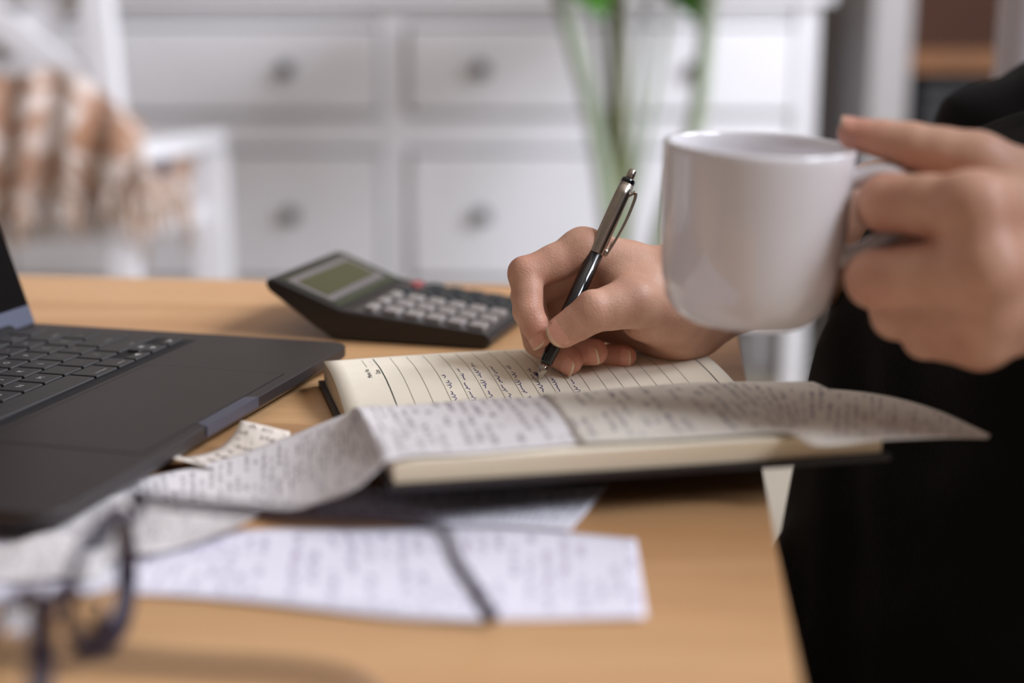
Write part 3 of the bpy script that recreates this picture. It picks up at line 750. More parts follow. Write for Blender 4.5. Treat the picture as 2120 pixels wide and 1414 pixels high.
# ================================================================== receipts
def receipt_mat(name, col, ink, rows, seed, big=0.0):
    """thermal paper: rows of printed marks laid out in the sheet's own UV (u along, v across)"""
    m, nt, b = newmat(name); b.inputs['Roughness'].default_value = 0.8
    uv = node(nt, 'ShaderNodeUVMap'); sp = node(nt, 'ShaderNodeSeparateXYZ'); nt.links.new(uv.outputs[0], sp.inputs[0])
    def mth(op, a, b_=None):
        n = node(nt, 'ShaderNodeMath', operation=op)
        for i, x in enumerate((a, b_)):
            if x is None: continue
            if isinstance(x, (int, float)): n.inputs[i].default_value = x
            else: nt.links.new(x, n.inputs[i])
        return n.outputs[0]
    U, V = sp.outputs['X'], sp.outputs['Y']
    ru = mth('MULTIPLY', U, rows); fr = mth('FRACT', ru); fl = mth('FLOOR', ru)
    band = mth('MULTIPLY', mth('GREATER_THAN', fr, .25), mth('LESS_THAN', fr, .75))
    cmb = node(nt, 'ShaderNodeCombineXYZ'); nt.links.new(mth('MULTIPLY', fl, 3.17), cmb.inputs[0]); nt.links.new(mth('MULTIPLY', V, 26), cmb.inputs[1]); nt.links.new(mth('MULTIPLY', fr, 1.3), cmb.inputs[2])
    n1 = node(nt, 'ShaderNodeTexNoise'); n1.inputs['Scale'].default_value = 1.6; n1.inputs['Detail'].default_value = 1; nt.links.new(cmb.outputs[0], n1.inputs['Vector'])
    chars = mth('GREATER_THAN', n1.outputs['Fac'], .50)
    cm2 = node(nt, 'ShaderNodeCombineXYZ'); nt.links.new(mth('MULTIPLY', fl, 1.31), cm2.inputs[0]); nt.links.new(mth('MULTIPLY', V, 3.2), cm2.inputs[1]); cm2.inputs[2].default_value = seed
    n2 = node(nt, 'ShaderNodeTexNoise'); n2.inputs['Scale'].default_value = 1.0; nt.links.new(cm2.outputs[0], n2.inputs['Vector'])
    words = mth('GREATER_THAN', n2.outputs['Fac'], .47)
    marg = mth('MULTIPLY', mth('GREATER_THAN', V, .08), mth('LESS_THAN', V, .92))
    mask = mth('MULTIPLY', mth('MULTIPLY', band, chars), mth('MULTIPLY', words, marg))
    mx = node(nt, 'ShaderNodeMix', data_type='RGBA'); mx.inputs[6].default_value = (*col, 1); mx.inputs[7].default_value = (*ink, 1)
    nt.links.new(mask, mx.inputs[0]); nt.links.new(mx.outputs[2], b.inputs['Base Color'])
    n3 = node(nt, 'ShaderNodeTexNoise'); n3.inputs['Scale'].default_value = 9; nt.links.new(uv.outputs[0], n3.inputs['Vector'])
    bp = node(nt, 'ShaderNodeBump'); bp.inputs['Strength'].default_value = .25; bp.inputs['Distance'].default_value = .003; nt.links.new(n3.outputs['Fac'], bp.inputs['Height']); nt.links.new(bp.outputs[0], b.inputs['Normal'])
    b.inputs['Transmission Weight'].default_value = 0.0
    return m
INK = srgb(146, 136, 142)
M['rA'] = receipt_mat('printed_receipt_grey', srgb(232, 226, 226), INK, 64, 1.0)
M['rB'] = receipt_mat('printed_receipt_cream', srgb(226, 218, 206), INK, 48, 2.3)
M['rC'] = receipt_mat('printed_receipt_small', srgb(232, 220, 208), srgb(128, 110, 102), 13, 4.1)
M['rD'] = receipt_mat('printed_receipt_white', srgb(228, 226, 234), srgb(160, 152, 170), 40, 5.7)
M['rE'] = receipt_mat('printed_receipt_long', srgb(232, 228, 238), srgb(178, 168, 188), 46, 7.9)
M['rF'] = receipt_mat('printed_receipt_dense', srgb(216, 210, 208), INK, 40, 9.2)
def receipt(name, far, near, m, label, wr=.0008, n=44, mv=12, seed=0, arch=0.0, drape=None):
    A, B = crom(far, n), crom(near, n); V, UV, F = [], [], []
    r2 = random.Random(seed); ph = [r2.uniform(0, 6) for _ in range(4)]
    for i in range(n):
        for j in range(mv):
            f = j / (mv - 1); p = A[i] + (B[i] - A[i]) * f
            s = i / (n - 1)
            p = p + np.array([0, 0, wr * (1 + math.sin(13 * s + 3 * f + ph[0]) * .6 + math.sin(7 * s - 5 * f + ph[1]) * .4) + arch * math.sin(math.pi * f)])
            if drape is not None:
                q = p - NA; uu, ww = float(q @ nu_), float(q @ nw)
                e = min(uu + .004, NL + .004 - uu, ww - .128, NT + .002 - ww)
                if e > 0: p[2] = max(p[2], page_z(min(max(uu, 0), NL), min(ww, NT)) + drape + .0003 * math.sin(40 * s + 6 * f))
            V.append(p); UV.append((s, f))
    for i in range(n - 1):
        for j in range(mv - 1): F.append((i * mv + j, i * mv + j + 1, (i + 1) * mv + j + 1, (i + 1) * mv + j))
    c = np.mean(V, 0)
    o = raw(name, [v - c for v in V], F, m, None, True, UV); o.location = c
    md = o.modifiers.new('thick', 'SOLIDIFY'); md.thickness = .00012; md.offset = 1
    return tag(o, label, 'receipt', 'receipts strewn on the table')
z_ = TZ + .0004
a3 = lambda L: [at(*p) for p in L]
npt = lambda u, wv, dz=.0008: NP(u, wv, dz)
# long strip draped from the table up over the near page
receipt('receipt', a3([(200, 1010, .6012), (330, 985, .6015), (470, 950, .604), (590, 908, .611), (660, 882, .6165), (722, 860, .6225)]) + [npt(.004, .142, .0012), npt(.04, .144), npt(.08, .146), npt(.12, .149)],
        a3([(225, 1052, .6012), (340, 1042, .6012), (470, 1050, .6020), (590, 1062, .6055), (660, 1043, .6115), (735, 1013, .6205)]) + [npt(.002, .2405, .0010), npt(.035, .240), npt(.075, .236), npt(.115, .232)], M['rA'],
        'long printed receipt draped from the table onto the near notebook page', .0005, n=90, mv=20, seed=1, drape=.0007)
receipt('receipt', [npt(.085, .146, .0014), npt(.13, .147, .0016), npt(.175, .148, .0016)] + a3([(1690, 806, .628), (1830, 822, .6285), (1945, 852, .627), (2050, 903, .622)]),
        [npt(.078, .238, .0014), npt(.12, .239, .0016), npt(.165, .240, .0016)] + a3([(1690, 925, .6305), (1830, 912, .6275), (1930, 912, .6250), (2045, 913, .6215)]), M['rB'],
        'cream printed receipt sticking out past the right end of the notebook', .0006, n=70, mv=20, seed=2, drape=.0016)
# small curled receipt
receipt('receipt', a3([(640, 905, .6012), (585, 893, .6045), (500, 873, .6125)])[::-1] and a3([(500, 873, .6150), (478, 905, .6085), (440, 935, .6035), (380, 948, .6025), (335, 932, .6075), (298, 913, .6130)]),
        a3([(600, 893, .6100), (600, 945, .6045), (580, 985, .6020), (480, 985, .6018), (420, 965, .6045), (345, 945, .6085)]), M['rC'],
        'small curled receipt with one end lifted beside the laptop notch', .0003, n=50, seed=3)
# receipts under the notebook and on the near table
receipt('receipt', a3([(640, 1020, z_ + .0006), (900, 1003, z_ + .001), (1262, 1006, z_ + .002)]), a3([(660, 1066, z_ + .0006), (900, 1088, z_ + .0012), (1180, 1100, z_ + .002)]), M['rD'],
        'white receipt lying in the shadow beneath the notebook', .0006, seed=4)
receipt('receipt', a3([(-60, 1085, z_), (150, 1090, z_), (350, 1120, z_), (540, 1098, z_ + .001), (800, 1096, z_), (1060, 1096, z_ + .001), (1318, 1116, z_)]),
        a3([(-60, 1252, z_), (130, 1240, z_), (280, 1232, z_), (500, 1248, z_), (820, 1282, z_), (1060, 1284, z_), (1338, 1283, z_)]), M['rE'],
        'long white receipt nearest the front, crossed by the glasses temple', .0005, n=70, seed=5)
receipt('receipt', a3([(60, 1040, z_ + .003), (200, 1030, z_ + .004), (330, 1040, z_ + .005), (440, 1052, z_ + .005), (540, 1068, z_ + .005)]),
        a3([(90, 1110, z_ + .002), (180, 1130, z_ + .003), (290, 1152, z_ + .003), (390, 1128, z_ + .004), (478, 1102, z_ + .005)]), M['rF'],
        'densely printed short receipt behind the far glasses lens', .0006, seed=6)
receipt('receipt', a3([(-90, 1150, z_ + .001), (30, 1125, z_ + .003), (115, 1102, z_ + .005), (205, 1152, z_ + .001)]),
        a3([(-90, 1214, z_ + .001), (30, 1206, z_ + .0015), (120, 1200, z_ + .002), (215, 1196, z_ + .001)]), M['rF'],
        'beige folded receipt at the left edge, behind the near glasses lens', .0006, n=30, seed=7)
receipt('receipt', a3([(-120, 1040, z_), (-20, 1045, z_), (70, 1058, z_), (120, 1068, z_)]), a3([(-120, 1085, z_), (-20, 1090, z_), (70, 1095, z_), (120, 1110, z_)]), M['rD'],
        'white receipt corner just in front of the laptop at the left edge', .0005, n=30, seed=8)

# ================================================================== eyeglasses
M['gframe'] = mat('dark_plum_frame', srgb(44, 36, 50), 0.3, metal=0.3, var=0.04)
def glass_mat():
    m, nt, b = newmat('clear_lens'); b.inputs['Transmission Weight'].default_value = 1; b.inputs['Roughness'].default_value = 0.0; b.inputs['IOR'].default_value = 1.05
    tc = node(nt, 'ShaderNodeTexCoord'); n = node(nt, 'ShaderNodeTexNoise'); nt.links.new(tc.outputs['Object'], n.inputs['Vector'])
    cr = node(nt, 'ShaderNodeValToRGB'); cr.color_ramp.elements[0].color = (.96, .98, .97, 1); cr.color_ramp.elements[1].color = (.99, 1, .99, 1)
    nt.links.new(n.outputs['Fac'], cr.inputs[0]); nt.links.new(cr.outputs[0], b.inputs['Base Color'])
    return m
M['lens'] = glass_mat()
hf = np.array([-.1265, .4575, .6425])                 # far hinge
gd = np.array([-.115, -.993, 0]); gd /= np.linalg.norm(gd)     # along the front, towards the camera
gn = np.array([gd[1] * -1, gd[0], 0]); gup = np.array([0, 0, 1.])  # gn points to the wearer's side (+x)
gl = thing('eyeglasses', hf + gd * .06 + np.array([0, 0, TZ - hf[2]]), 'round dark-framed eyeglasses standing open at the lower left', 'eyeglasses')
LWn, LHn, BR = .0500, .0425, .016
zc = TZ + .0012 + LHn / 2 + .0016
def lens_pts(c, n=48, k=1.0):
    out = []
    for i in range(n):
        a = 2 * math.pi * i / n; x, y = math.cos(a), math.sin(a)
        f = 1.0 / (abs(x) ** 2.15 + abs(y) ** 2.15) ** (1 / 2.15)
        bow = -.003 * (x * f) ** 2
        out.append(c + gd * (LWn / 2 * x * f * k) + gup * (LHn / 2 * y * f * k) + gn * bow)
    return out
cl = []
for i in range(2):
    c = hf + gd * (.002 + LWn / 2 + i * (LWn + BR)); c = np.array([c[0], c[1], zc]); cl.append(c)
    P = lens_pts(c)
    tube('rim', P, .0020, M['gframe'], gl, n=10, closed=True, up=tuple(gn))
    V = [c + gn * .0004] + [p + gn * .0004 for p in lens_pts(c, k=.985)] + [c - gn * .0010] + [p - gn * .0010 for p in lens_pts(c, k=.985)]
    n = 48; F = [(0, 1 + k, 1 + (k + 1) % n) for k in range(n)] + [(n + 1, n + 2 + (k + 1) % n, n + 2 + k) for k in range(n)] + [(1 + k, n + 2 + k, n + 2 + (k + 1) % n, 1 + (k + 1) % n) for k in range(n)]
    raw('lens', V, F, M['lens'], gl, True)
b0 = cl[0] + gd * (LWn / 2 - .001) + gup * .006; b1 = cl[1] - gd * (LWn / 2 - .001) + gup * .006
tube('bridge', crom([b0, (b0 + b1) / 2 + gup * .004 - gn * .003, b1], 14), .0018, M['gframe'], gl, n=10, up=tuple(gn))
for sgn, bb in ((1, b0), (-1, b1)):
    pa = bb - gup * .003 + gn * .001; pb_ = pa + gd * sgn * .0030 - gup * .008 + gn * .007
    tube('pad_arm', crom([pa, pa + gn * .006, pb_], 8), .0007, M['gframe'], gl, n=6)
    bm = bmesh.new(); bmesh.ops.create_uvsphere(bm, u_segments=12, v_segments=8, radius=1)
    for v in bm.verts: v.co = Vector(pb_) + Vector(gd) * (v.co.x * .0016) + Vector(gup) * (v.co.z * .0062) + Vector(gn) * (v.co.y * .0032)
    from_bm('nose_pad', bm, M['gframe'], gl, True)
far_t = [hf + gn * .001, atY(560, 1062, .455), np.array([-.029, .451, .6360]), np.array([-.019, .450, .6225]), np.array([-.0065, .449, .6022])]
hn = cl[1] + gd * (LWn / 2 + .002); hn = np.array([hn[0], hn[1], hf[2]])
dxy = np.array([.1, -.004, 0])
near_t = [hn + gn * .001, hn + np.array([.055, -.002, -.003]), hn + np.array([.098, -.004, -.0065]), hn + np.array([.108, -.005, -.021]), hn + np.array([.121, -.006, -.0403])]
for P in (far_t, near_t):
    k0 = P[0]
    tube('temple', crom(P, 30), list(np.linspace(.0022, .0021, 20)) + list(np.linspace(.0022, .0027, 10)), M['gframe'], gl, n=10, up=(0, 0, 1), flat=.8)
for h, c, sg in ((hf, cl[0], -1), (hn, cl[1], 1)):
    box('hinge', h + gn * -.0005, (.004, .005, .006), M['gframe'], gl, bevel=.0008)
    e = c + gd * sg * (LWn / 2 - .001) + gup * (LHn / 2 - .010)
    tube('end_piece', crom([e, e + gd * sg * .003 + gup * .004, h], 8), .0017, M['gframe'], gl, n=8)

# ================================================================== mug
M['mug'] = mat('white_glazed_ceramic', srgb(232, 228, 230), 0.10, var=0.01, coat=0.5)
MD = .614
mtop = cam(1573, 296, MD)
roll = math.radians(2.2); pitch = math.radians(3.0)
maxis = CU * 0 + np.array([0, 0, 1.]); 
maxis = np.array([math.sin(roll) * 1.0, -math.sin(pitch), math.cos(roll) * math.cos(pitch)]); maxis /= np.linalg.norm(maxis)
mx_ = CR - maxis * (CR @ maxis); mx_ /= np.linalg.norm(mx_); my_ = np.cross(maxis, mx_)
MMG = Matrix(((mx_[0], my_[0], maxis[0], mtop[0]), (mx_[1], my_[1], maxis[1], mtop[1]), (mx_[2], my_[2], maxis[2], mtop[2]), (0, 0, 0, 1)))
MR, MH = .0415, .0770
mbase = MMG @ Vector((0, 0, -MH))
mug = thing('mug', mbase, 'white ceramic mug held up by its handle', 'mug')
lathe('body', [(.0, -MH + .004), (.026, -MH + .004), (.0275, -MH), (.0290, -MH), (.0325, -MH + .0026), (.0362, -MH + .008), (MR - .0033, -MH + .018), (MR - .0012, -.04), (MR, -.004), (MR, -.0012), (MR - .0008, 0), (MR - .0022, 0), (MR - .0032, -.0015), (MR - .0036, -.006),
               (MR - .0068, -MH + .018), (.032, -MH + .009), (.024, -MH + .0065), (.0, -MH + .0062)], M['mug'], mug, MMG, 72, closed=False)
ha = math.radians(-14)
hp = [(MR - .002, -.013), (MR + .010, -.0085), (MR + .019, -.011), (MR + .0235, -.019), (MR + .0215, -.029), (MR + .015, -.037), (MR + .006, -.0435), (MR - .0035, -.048)]
hpts = crom([MMG @ Vector((x * math.cos(ha), x * math.sin(ha), z)) for x, z in hp], 36)
tube('handle', hpts, .0042, M['mug'], mug, n=14, flat=1.45, up=tuple(np.array(maxis)))

# ================================================================== person
def skin_mat():
    m, nt, b = newmat('skin'); b.inputs['Roughness'].default_value = 0.48; b.inputs['Specular IOR Level'].default_value = .4
    b.inputs['Subsurface Weight'].default_value = .12; b.inputs['Subsurface Radius'].default_value = (.008, .003, .0015); b.inputs['Subsurface Scale'].default_value = .5
    tc = node(nt, 'ShaderNodeTexCoord')
    n1 = node(nt, 'ShaderNodeTexNoise'); n1.inputs['Scale'].default_value = 55; n1.inputs['Detail'].default_value = 4; nt.links.new(tc.outputs['Object'], n1.inputs['Vector'])
    cr = node(nt, 'ShaderNodeValToRGB'); e = cr.color_ramp.elements
    e[0].position = .3; e[0].color = (*srgb(198, 148, 124), 1); e[1].position = .7; e[1].color = (*srgb(218, 172, 146), 1)
    nt.links.new(n1.outputs['Fac'], cr.inputs[0])
    at_ = node(nt, 'ShaderNodeAttribute'); at_.attribute_name = 'flush'
    mx = node(nt, 'ShaderNodeMix', data_type='RGBA'); mx.inputs[7].default_value = (*srgb(206, 124, 106), 1)
    nt.links.new(at_.outputs['Fac'], mx.inputs[0]); nt.links.new(cr.outputs[0], mx.inputs[6]); nt.links.new(mx.outputs[2], b.inputs['Base Color'])
    v = node(nt, 'ShaderNodeTexVoronoi'); v.inputs['Scale'].default_value = 900; nt.links.new(tc.outputs['Object'], v.inputs['Vector'])
    n2 = node(nt, 'ShaderNodeTexNoise'); n2.inputs['Scale'].default_value = 260; n2.inputs['Detail'].default_value = 5; nt.links.new(tc.outputs['Object'], n2.inputs['Vector'])
    ad = node(nt, 'ShaderNodeMath', operation='ADD'); nt.links.new(v.outputs['Distance'], ad.inputs[0]); nt.links.new(n2.outputs['Fac'], ad.inputs[1])
    a1 = node(nt, 'ShaderNodeAttribute'); a1.attribute_name = 'crease_at'; a2 = node(nt, 'ShaderNodeAttribute'); a2.attribute_name = 'crease'
    nw_ = node(nt, 'ShaderNodeTexNoise'); nw_.inputs['Scale'].default_value = 120; nt.links.new(tc.outputs['Object'], nw_.inputs['Vector'])
    sm = node(nt, 'ShaderNodeMath', operation='MULTIPLY_ADD'); nt.links.new(nw_.outputs['Fac'], sm.inputs[0]); sm.inputs[1].default_value = 9.0; nt.links.new(a1.outputs['Fac'], sm.inputs[2])
    sn = node(nt, 'ShaderNodeMath', operation='SINE'); nt.links.new(sm.outputs[0], sn.inputs[0])
    ab = node(nt, 'ShaderNodeMath', operation='POWER'); sa = node(nt, 'ShaderNodeMath', operation='ABSOLUTE'); nt.links.new(sn.outputs[0], sa.inputs[0]); nt.links.new(sa.outputs[0], ab.inputs[0]); ab.inputs[1].default_value = .35
    cm = node(nt, 'ShaderNodeMath', operation='MULTIPLY'); nt.links.new(ab.outputs[0], cm.inputs[0]); nt.links.new(a2.outputs['Fac'], cm.inputs[1])
    ad2 = node(nt, 'ShaderNodeMath', operation='MULTIPLY_ADD'); nt.links.new(cm.outputs[0], ad2.inputs[0]); ad2.inputs[1].default_value = 4.0; nt.links.new(ad.outputs[0], ad2.inputs[2]); ad = ad2
    bp = node(nt, 'ShaderNodeBump'); bp.inputs['Strength'].default_value = .2; bp.inputs['Distance'].default_value = .0006; nt.links.new(ad.outputs[0], bp.inputs['Height']); nt.links.new(bp.outputs[0], b.inputs['Normal'])
    return m
M['skin'] = skin_mat()
M['nail'] = mat('fingernail', srgb(220, 158, 136), 0.28, var=0.04, scale=200); M['nailtip'] = mat('nail_edge', srgb(226, 196, 164), 0.35, var=0.03)
M['knit'] = mat('black_ribbed_knit', srgb(9, 8, 11), 0.9, var=0.15, scale=60, bump=0.5, bscale=700, sheen=0.02, spec=.25)
M['trouser'] = mat('black_trouser_cloth', srgb(6, 6, 8), 0.9, var=0.1, scale=60, bump=0.2, bscale=600, spec=.2)
D0 = dtip
R_ = lambda x, y, mm: cam(x, y, D0 + mm / 1000)
L_h = lambda x, y, mm: cam(x, y, MD - .004 + mm / 1000)
P = []
mm1 = .001
def chain(J, k0=6.0, k1=.8, fat=.95):
    """finger: list of (point, radius mm); waisted between the joints"""
    out = []
    for i in range(len(J) - 1):
        a, ra = J[i]; b, rb = J[i + 1]; mid = (a + b) / 2; rm = (ra + rb) / 2 * (fat if i < len(J) - 2 else 1.0)
        k = k0 if i == 0 else k1
        out.append(prim(a, mid, ra * mm1, rm * mm1, k * mm1)); out.append(prim(mid, b, rm * mm1, rb * mm1, (k0 * .5 if i == 0 else k1) * mm1))
    return out
def bone(a, ra, b, rb, k=9): return prim(a, b, ra * mm1, rb * mm1, k * mm1)
# ---- right (writing) hand
ri = dict(im=(R_(1207, 519, 22), 11.0), ip=(R_(1090, 568, 13), 9.5), idp=(R_(1093, 645, 5), 8.3), it=(R_(1118, 695, 3), 6.9),
          mm=(R_(1200, 547, 40), 11.5), mp=(R_(1092, 612, 31), 9.4), md=(R_(1115, 706, 19), 8.5), mt=(R_(1178, 747, 12), 7.7),
          rm=(R_(1207, 592, 57), 11.0), rp=(R_(1112, 668, 46), 9.0), rd=(R_(1165, 727, 27), 7.9), rt=(R_(1231, 729, 17), 7.3),
          lm=(R_(1238, 655, 68), 10.5), lp=(R_(1162, 706, 48), 8.0), ld=(R_(1225, 738, 38), 7.0), lt=(R_(1293, 738, 32), 6.6),
          tm=(R_(1308, 626, 0), 12.6), tp=(R_(1228, 647, -10), 10.8), tt=(R_(1166, 686, -8), 8.9), tc=(R_(1388, 645, 28), 16.0))
wr_r = (R_(1405, 576, 32), 13.5); wr_u = (R_(1408, 676, 50), 14.5); wr_m = (R_(1405, 628, 42), 17.0)
for a in ('im', 'mm', 'rm', 'lm'): P.append(bone(*ri[a], *{'im': wr_r, 'mm': wr_m, 'rm': wr_m, 'lm': wr_u}[a]))
P += [bone(*ri['im'], *ri['mm'], 6), bone(*ri['mm'], *ri['rm'], 6), bone(*ri['rm'], *ri['lm'], 6), bone(*wr_r, *wr_m), bone(*wr_m, *wr_u)]
P += [bone(R_(1290, 640, 45), 14, R_(1385, 640, 42), 18), bone(R_(1258, 672, 60), 10, R_(1385, 690, 52), 13.5, 8), bone(R_(1385, 690, 52), 13.5, R_(1440, 690, 58), 13)]
P += [bone(*ri['tc'], *ri['tm']), bone(R_(1330, 660, 24), 12, R_(1395, 672, 36), 14)]
P += [bone(R_(1300, 606, 8), 9, R_(1262, 560, 26), 9, 7), bone(R_(1330, 600, 14), 11, R_(1300, 556, 28), 12, 9), bone(R_(1350, 600, 22), 13, R_(1380, 570, 32), 12, 9)]
P += chain([ri['im'], ri['ip'], ri['idp'], ri['it']]); P += chain([ri['mm'], ri['mp'], ri['md'], ri['mt']]); P += chain([ri['rm'], ri['rp'], ri['rd'], ri['rt']]); P += chain([ri['lm'], ri['lp'], ri['ld'], ri['lt']])
P += chain([ri['tm'], ri['tp'], ri['tt']], fat=.98)
# bony bumps: index middle joint, thumb joint
P += [bone(R_(1082, 562, 12), 7.2, R_(1082, 566, 12), 7.2, 4), bone(R_(1226, 632, -12), 7.6, R_(1222, 640, -12), 7.6, 4)]
# forearm and upper arm
fr1, fr2 = (R_(1690, 450, 95), 27), (R_(1740, 520, 100), 27)
elb_r = (R_(2140, 345, 195), 36); sh_r = (np.array([.55, .93, .93]), 38)
P += [bone(*wr_r, *fr1, 14), bone(*wr_m, R_(1715, 490, 98), 32, 14), bone(*wr_u, *fr2, 14), bone(R_(1715, 485, 98), 34, *elb_r, 16), bone(*elb_r, *sh_r, 16)]
# ---- left hand on the mug handle
le = dict(im=(L_h(2015, 432, -40), 14), ip=(L_h(1836, 420, -14), 12.6), idp=(L_h(1816, 432, 12), 9.4), it=(L_h(1848, 440, 26), 8.2),
          mm=(L_h(2042, 560, -44), 13.5), mp=(L_h(1812, 578, -16), 12.6), md=(L_h(1794, 574, 10), 9.4), mt=(L_h(1834, 560, 26), 8.2),
          rm=(L_h(2045, 640, -36), 12.5), rp=(L_h(1856, 652, -14), 10.6), rd=(L_h(1842, 640, 10), 9), rt=(L_h(1880, 622, 18), 8),
          lm=(L_h(2030, 700, -28), 11.5), lp=(L_h(1915, 698, -14), 9.4), ld=(L_h(1905, 688, 8), 8), lt=(L_h(1935, 668, 18), 7),
          tm=(L_h(2020, 338, -12), 12.4), tp=(L_h(1886, 300, -6), 9.8), tt=(L_h(1768, 277, 1), 7.0), tc=(L_h(2170, 410, -10), 17))
wl1, wl2, wl3 = (L_h(2300, 440, -8), 15), (L_h(2300, 530, -14), 18), (L_h(2290, 610, -10), 15)
for a, ww in (('im', wl1), ('mm', wl2), ('rm', wl2), ('lm', wl3)): P.append(bone(*le[a], *ww))
P += [bone(*le['im'], *le['mm'], 6), bone(*le['mm'], *le['rm'], 6), bone(*le['rm'], *le['lm'], 6), bone(*wl1, *wl2), bone(*wl2, *wl3), bone(L_h(2100, 560, -12), 20, *wl2), bone(L_h(2060, 480, -22), 14, L_h(2150, 480, -15), 18)]
P += [bone(L_h(1885, 500, 22), 11, L_h(2010, 505, -8), 15, 3), bone(L_h(1900, 610, 16), 10, L_h(2030, 610, -8), 15, 3)]
P += [bone(*le['tc'], *le['tm']), bone(*le['tc'], *wl1), bone(L_h(2080, 400, -18), 10, L_h(2090, 440, -24), 12, 9)]
for f in 'imrl':
    P += chain([le[f + 'm'], le[f + 'p'], le['id' + 'p'] if f == 'i' else le[f + 'd'], le[f + 't']], k0=5)
P += chain([le['tm'], le['tp'], le['tt']], fat=.98)
elb_l = (np.array([.50, .50, .64]), 38); sh_l = (np.array([.50, .50, .95]), 38)
fl1 = (L_h(2560, 560, -35), 32)
P += [bone(*wl1, *fl1, 14), bone(*wl2, *fl1, 14), bone(*wl3, *fl1, 14), bone(*fl1, *elb_l, 16), bone(*elb_l, *sh_l, 16)]
# ---- trunk under the clothes
P += [bone(sh_r[0], 38, sh_l[0], 38, 30), bone(np.array([.47, .62, .86]), 85, np.array([.47, .80, .86]), 85, 30), bone(np.array([.46, .65, .84]), 85, np.array([.42, .66, .46]), 85, 30), bone(np.array([.46, .78, .84]), 85, np.array([.42, .80, .46]), 85, 30),
      bone(np.array([.48, .71, .95]), 50, np.array([.46, .71, 1.09]), 46, 25)]
V, F = surface(P, .0016)
person = np_mesh('person', V, F, M['skin'])
# warmer skin over joints and fingertips
fl = np.zeros(len(V))
for key, s in (('it', .55), ('mt', .7), ('rt', .7), ('lt', .7), ('tt', .35), ('ip', .35), ('tp', .30), ('idp', .25), ('lm', .3)):
    d = np.linalg.norm(V - ri[key][0], axis=1); fl = np.maximum(fl, s * np.exp(-(d / .011) ** 2))
for key, s in (('it', .6), ('mt', .6), ('im', .25), ('mm', .3), ('rm', .3), ('lm', .3), ('tt', .6), ('ip', .3), ('mp', .3)):
    d = np.linalg.norm(V - le[key][0], axis=1); fl = np.maximum(fl, s * np.exp(-(d / .012) ** 2))
at_ = person.data.attributes.new('flush', 'FLOAT', 'POINT'); at_.data.foreach_set('value', fl.astype(np.float32))
# skin creases: a coordinate along each joint and how strong the creases are there
ca_, cm_ = np.zeros(len(V)), np.zeros(len(V))
def crease(pt, axis, rad, strength, freq):
    axis = np.array(axis) / np.linalg.norm(axis); q = V - pt; d = np.linalg.norm(q, axis=1)
    m_ = strength * np.exp(-(d / rad) ** 2); up_ = m_ > cm_
    cm_[up_] = m_[up_]; ca_[up_] = (q[up_] @ axis) * freq
crease(ri['tp'][0], ri['tt'][0] - ri['tm'][0], .009, .55, 1500)
crease(ri['ip'][0], ri['idp'][0] - ri['im'][0], .008, .5, 1500); crease(ri['idp'][0], ri['it'][0] - ri['ip'][0], .008, .5, 1500)
crease(R_(1375, 690, 10), R_(1400, 705, 10) - R_(1340, 660, 10), .017, .9, 1300)
for key in ('md', 'rd', 'ld'): crease(ri[key][0], ri[key[0] + 't'][0] - ri[key][0], .007, .4, 1500)
for nm, ar in (('crease_at', ca_), ('crease', cm_)):
    a_ = person.data.attributes.new(nm, 'FLOAT', 'POINT'); a_.data.foreach_set('value', ar.astype(np.float32))
tag(person, 'person in black, writing with one hand and lifting a mug with the other', 'person')
def nail(tip, base, hint, r, wid=52, back=.75, fwd=.95, lift=1.02):
    """hint is in camera axes (right, up, towards the viewer)"""
    ax = tip[0] - base[0]; ax /= np.linalg.norm(ax)
    n = CR * hint[0] + CU * hint[1] + CB * hint[2]; n = n - ax * (n @ ax); n /= np.linalg.norm(n); s = np.cross(ax, n)
    rr = r * mm1; V, F, mi = [], [], []; nu, nv = 11, 12
    for layer in (0, 1):
        for j in range(nv):
            t = j / (nv - 1); x = -back * rr + (back + fwd) * rr * t
            wdt = math.radians(wid) * (1 - .35 * max(0, (.22 - t) / .22) ** 2 - .30 * max(0, (t - .85) / .15) ** 2)
            base_r = rr * (lift - .05 * (1 - t) - .16 * max(0, t - .5) ** 1.5)
            if layer: base_r -= .0005
            for i in range(nu):
                a = wdt * (2 * i / (nu - 1) - 1)
                xx = x - (.22 * rr * (a / math.radians(wid)) ** 2 if t > .8 else 0) + (.25 * rr * (a / math.radians(wid)) ** 2 * (1 - t / .25) if t < .25 else 0)
                V.append(tip[0] + ax * xx + s * (base_r * math.sin(a)) + n * (base_r * math.cos(a)))
    o = nu * nv
    for j in range(nv - 1):
        for i in range(nu - 1):
            q = (j * nu + i, j * nu + i + 1, (j + 1) * nu + i + 1, (j + 1) * nu + i)
            F.append(q); mi.append(1 if j >= nv - 2 else 0); F.append(tuple(o + k for k in q[::-1])); mi.append(1)
    for i in range(nu - 1): F.append(((nv - 1) * nu + i, (nv - 1) * nu + i + 1, o + (nv - 1) * nu + i + 1, o + (nv - 1) * nu + i)); mi.append(1)
    ob = raw('fingernail', V, F, [M['nail'], M['nailtip']], person, True)
    for p, m_ in zip(ob.data.polygons, mi): p.material_index = m_
nail(ri['tt'], ri['tp'], (.0, .12, 1), 9.0, 54, .95, .85)
nail(ri['it'], ri['idp'], (-.55, -.25, .75), 6.9, 50, .8, .95)
nail(ri['mt'], ri['md'], (-.15, -.55, .8), 7.7, 48, .75, .92)
nail(ri['rt'], ri['rd'], (.05, -.35, .95), 7.3, 48, .8, .82)
nail(ri['lt'], ri['ld'], (.0, -.12, 1), 6.6, 50, .8, .78)
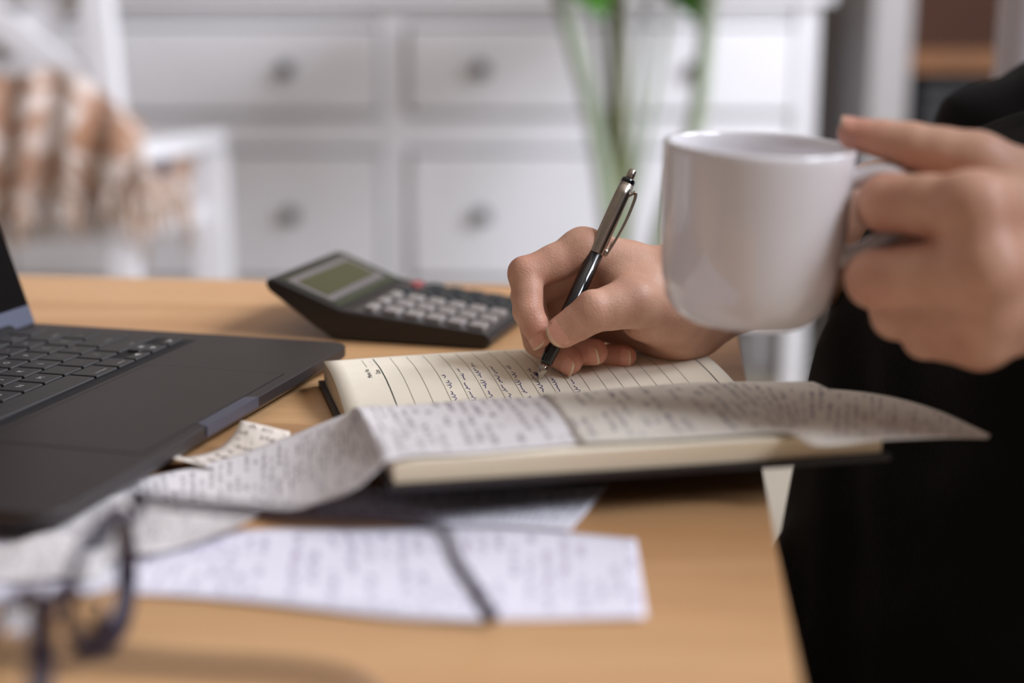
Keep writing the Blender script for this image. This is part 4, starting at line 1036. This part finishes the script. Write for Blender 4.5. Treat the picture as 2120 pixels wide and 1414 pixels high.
nail(le['tt'], le['tp'], (.0, .75, .6), 7.0, 52, .6, .9)
# ---- clothes
def folds(P):
    return .0035 * np.sin(P[..., 0] * 70 + P[..., 2] * 55 + 1.5 * np.sin(P[..., 1] * 30)) * np.sin(P[..., 1] * 45 + P[..., 2] * 30)
S = []
sc_r = R_(2075, 308, 176)
S += [bone(sc_r, 47, elb_r[0] + np.array([.01, .004, 0]), 55, 20), bone(elb_r[0] + np.array([.01, .004, 0]), 55, sh_r[0], 62, 25)]
S += [bone(L_h(2640, 585, -36), 44, elb_l[0], 52, 20), bone(elb_l[0], 52, sh_l[0], 60, 25), bone(sh_r[0], 60, sh_l[0], 60, 40)]
S += [bone(np.array([.47, .60, .84]), 105, np.array([.47, .82, .84]), 105, 40), bone(np.array([.46, .64, .84]), 105, np.array([.405, .66, .50]), 120, 40), bone(np.array([.46, .80, .84]), 105, np.array([.405, .82, .50]), 120, 40)]
S += [bone(np.array([.33, .70, .63]), 112, np.array([.312, .80, .63]), 122, 40), bone(np.array([.340, .70, .53]), 145, np.array([.320, .80, .54]), 150, 30), bone(np.array([.318, .72, .43]), 142, np.array([.299, .80, .43]), 150, 30)]
V, F = surface(S, .004, folds)
sw = np_mesh('sweater', V, F, M['knit'], person); sw['label'] = 'black knitted sweater'
T_ = []
for yy, ky in ((.64, .60), (.84, .90)):
    T_ += [bone(np.array([.40, yy, .42]), 110, np.array([.28, yy * .6 + ky * .4, .36]), 90, 40), bone(np.array([.28, yy * .6 + ky * .4, .36]), 90, np.array([-.02, ky, .36]), 74, 30), bone(np.array([-.02, ky, .36]), 74, np.array([.06, ky, .10]), 55, 30), bone(np.array([.06, ky, .10]), 55, np.array([.06, ky, .05]), 50, 10)]
T_ += [bone(np.array([.40, .64, .42]), 115, np.array([.40, .84, .42]), 115, 40), bone(np.array([.33, .70, .44]), 125, np.array([.33, .82, .44]), 128, 30)]
V, F = surface(T_, .006)
tr = np_mesh('trousers', V, F, M['trouser'], person); tr['label'] = 'black trousers'
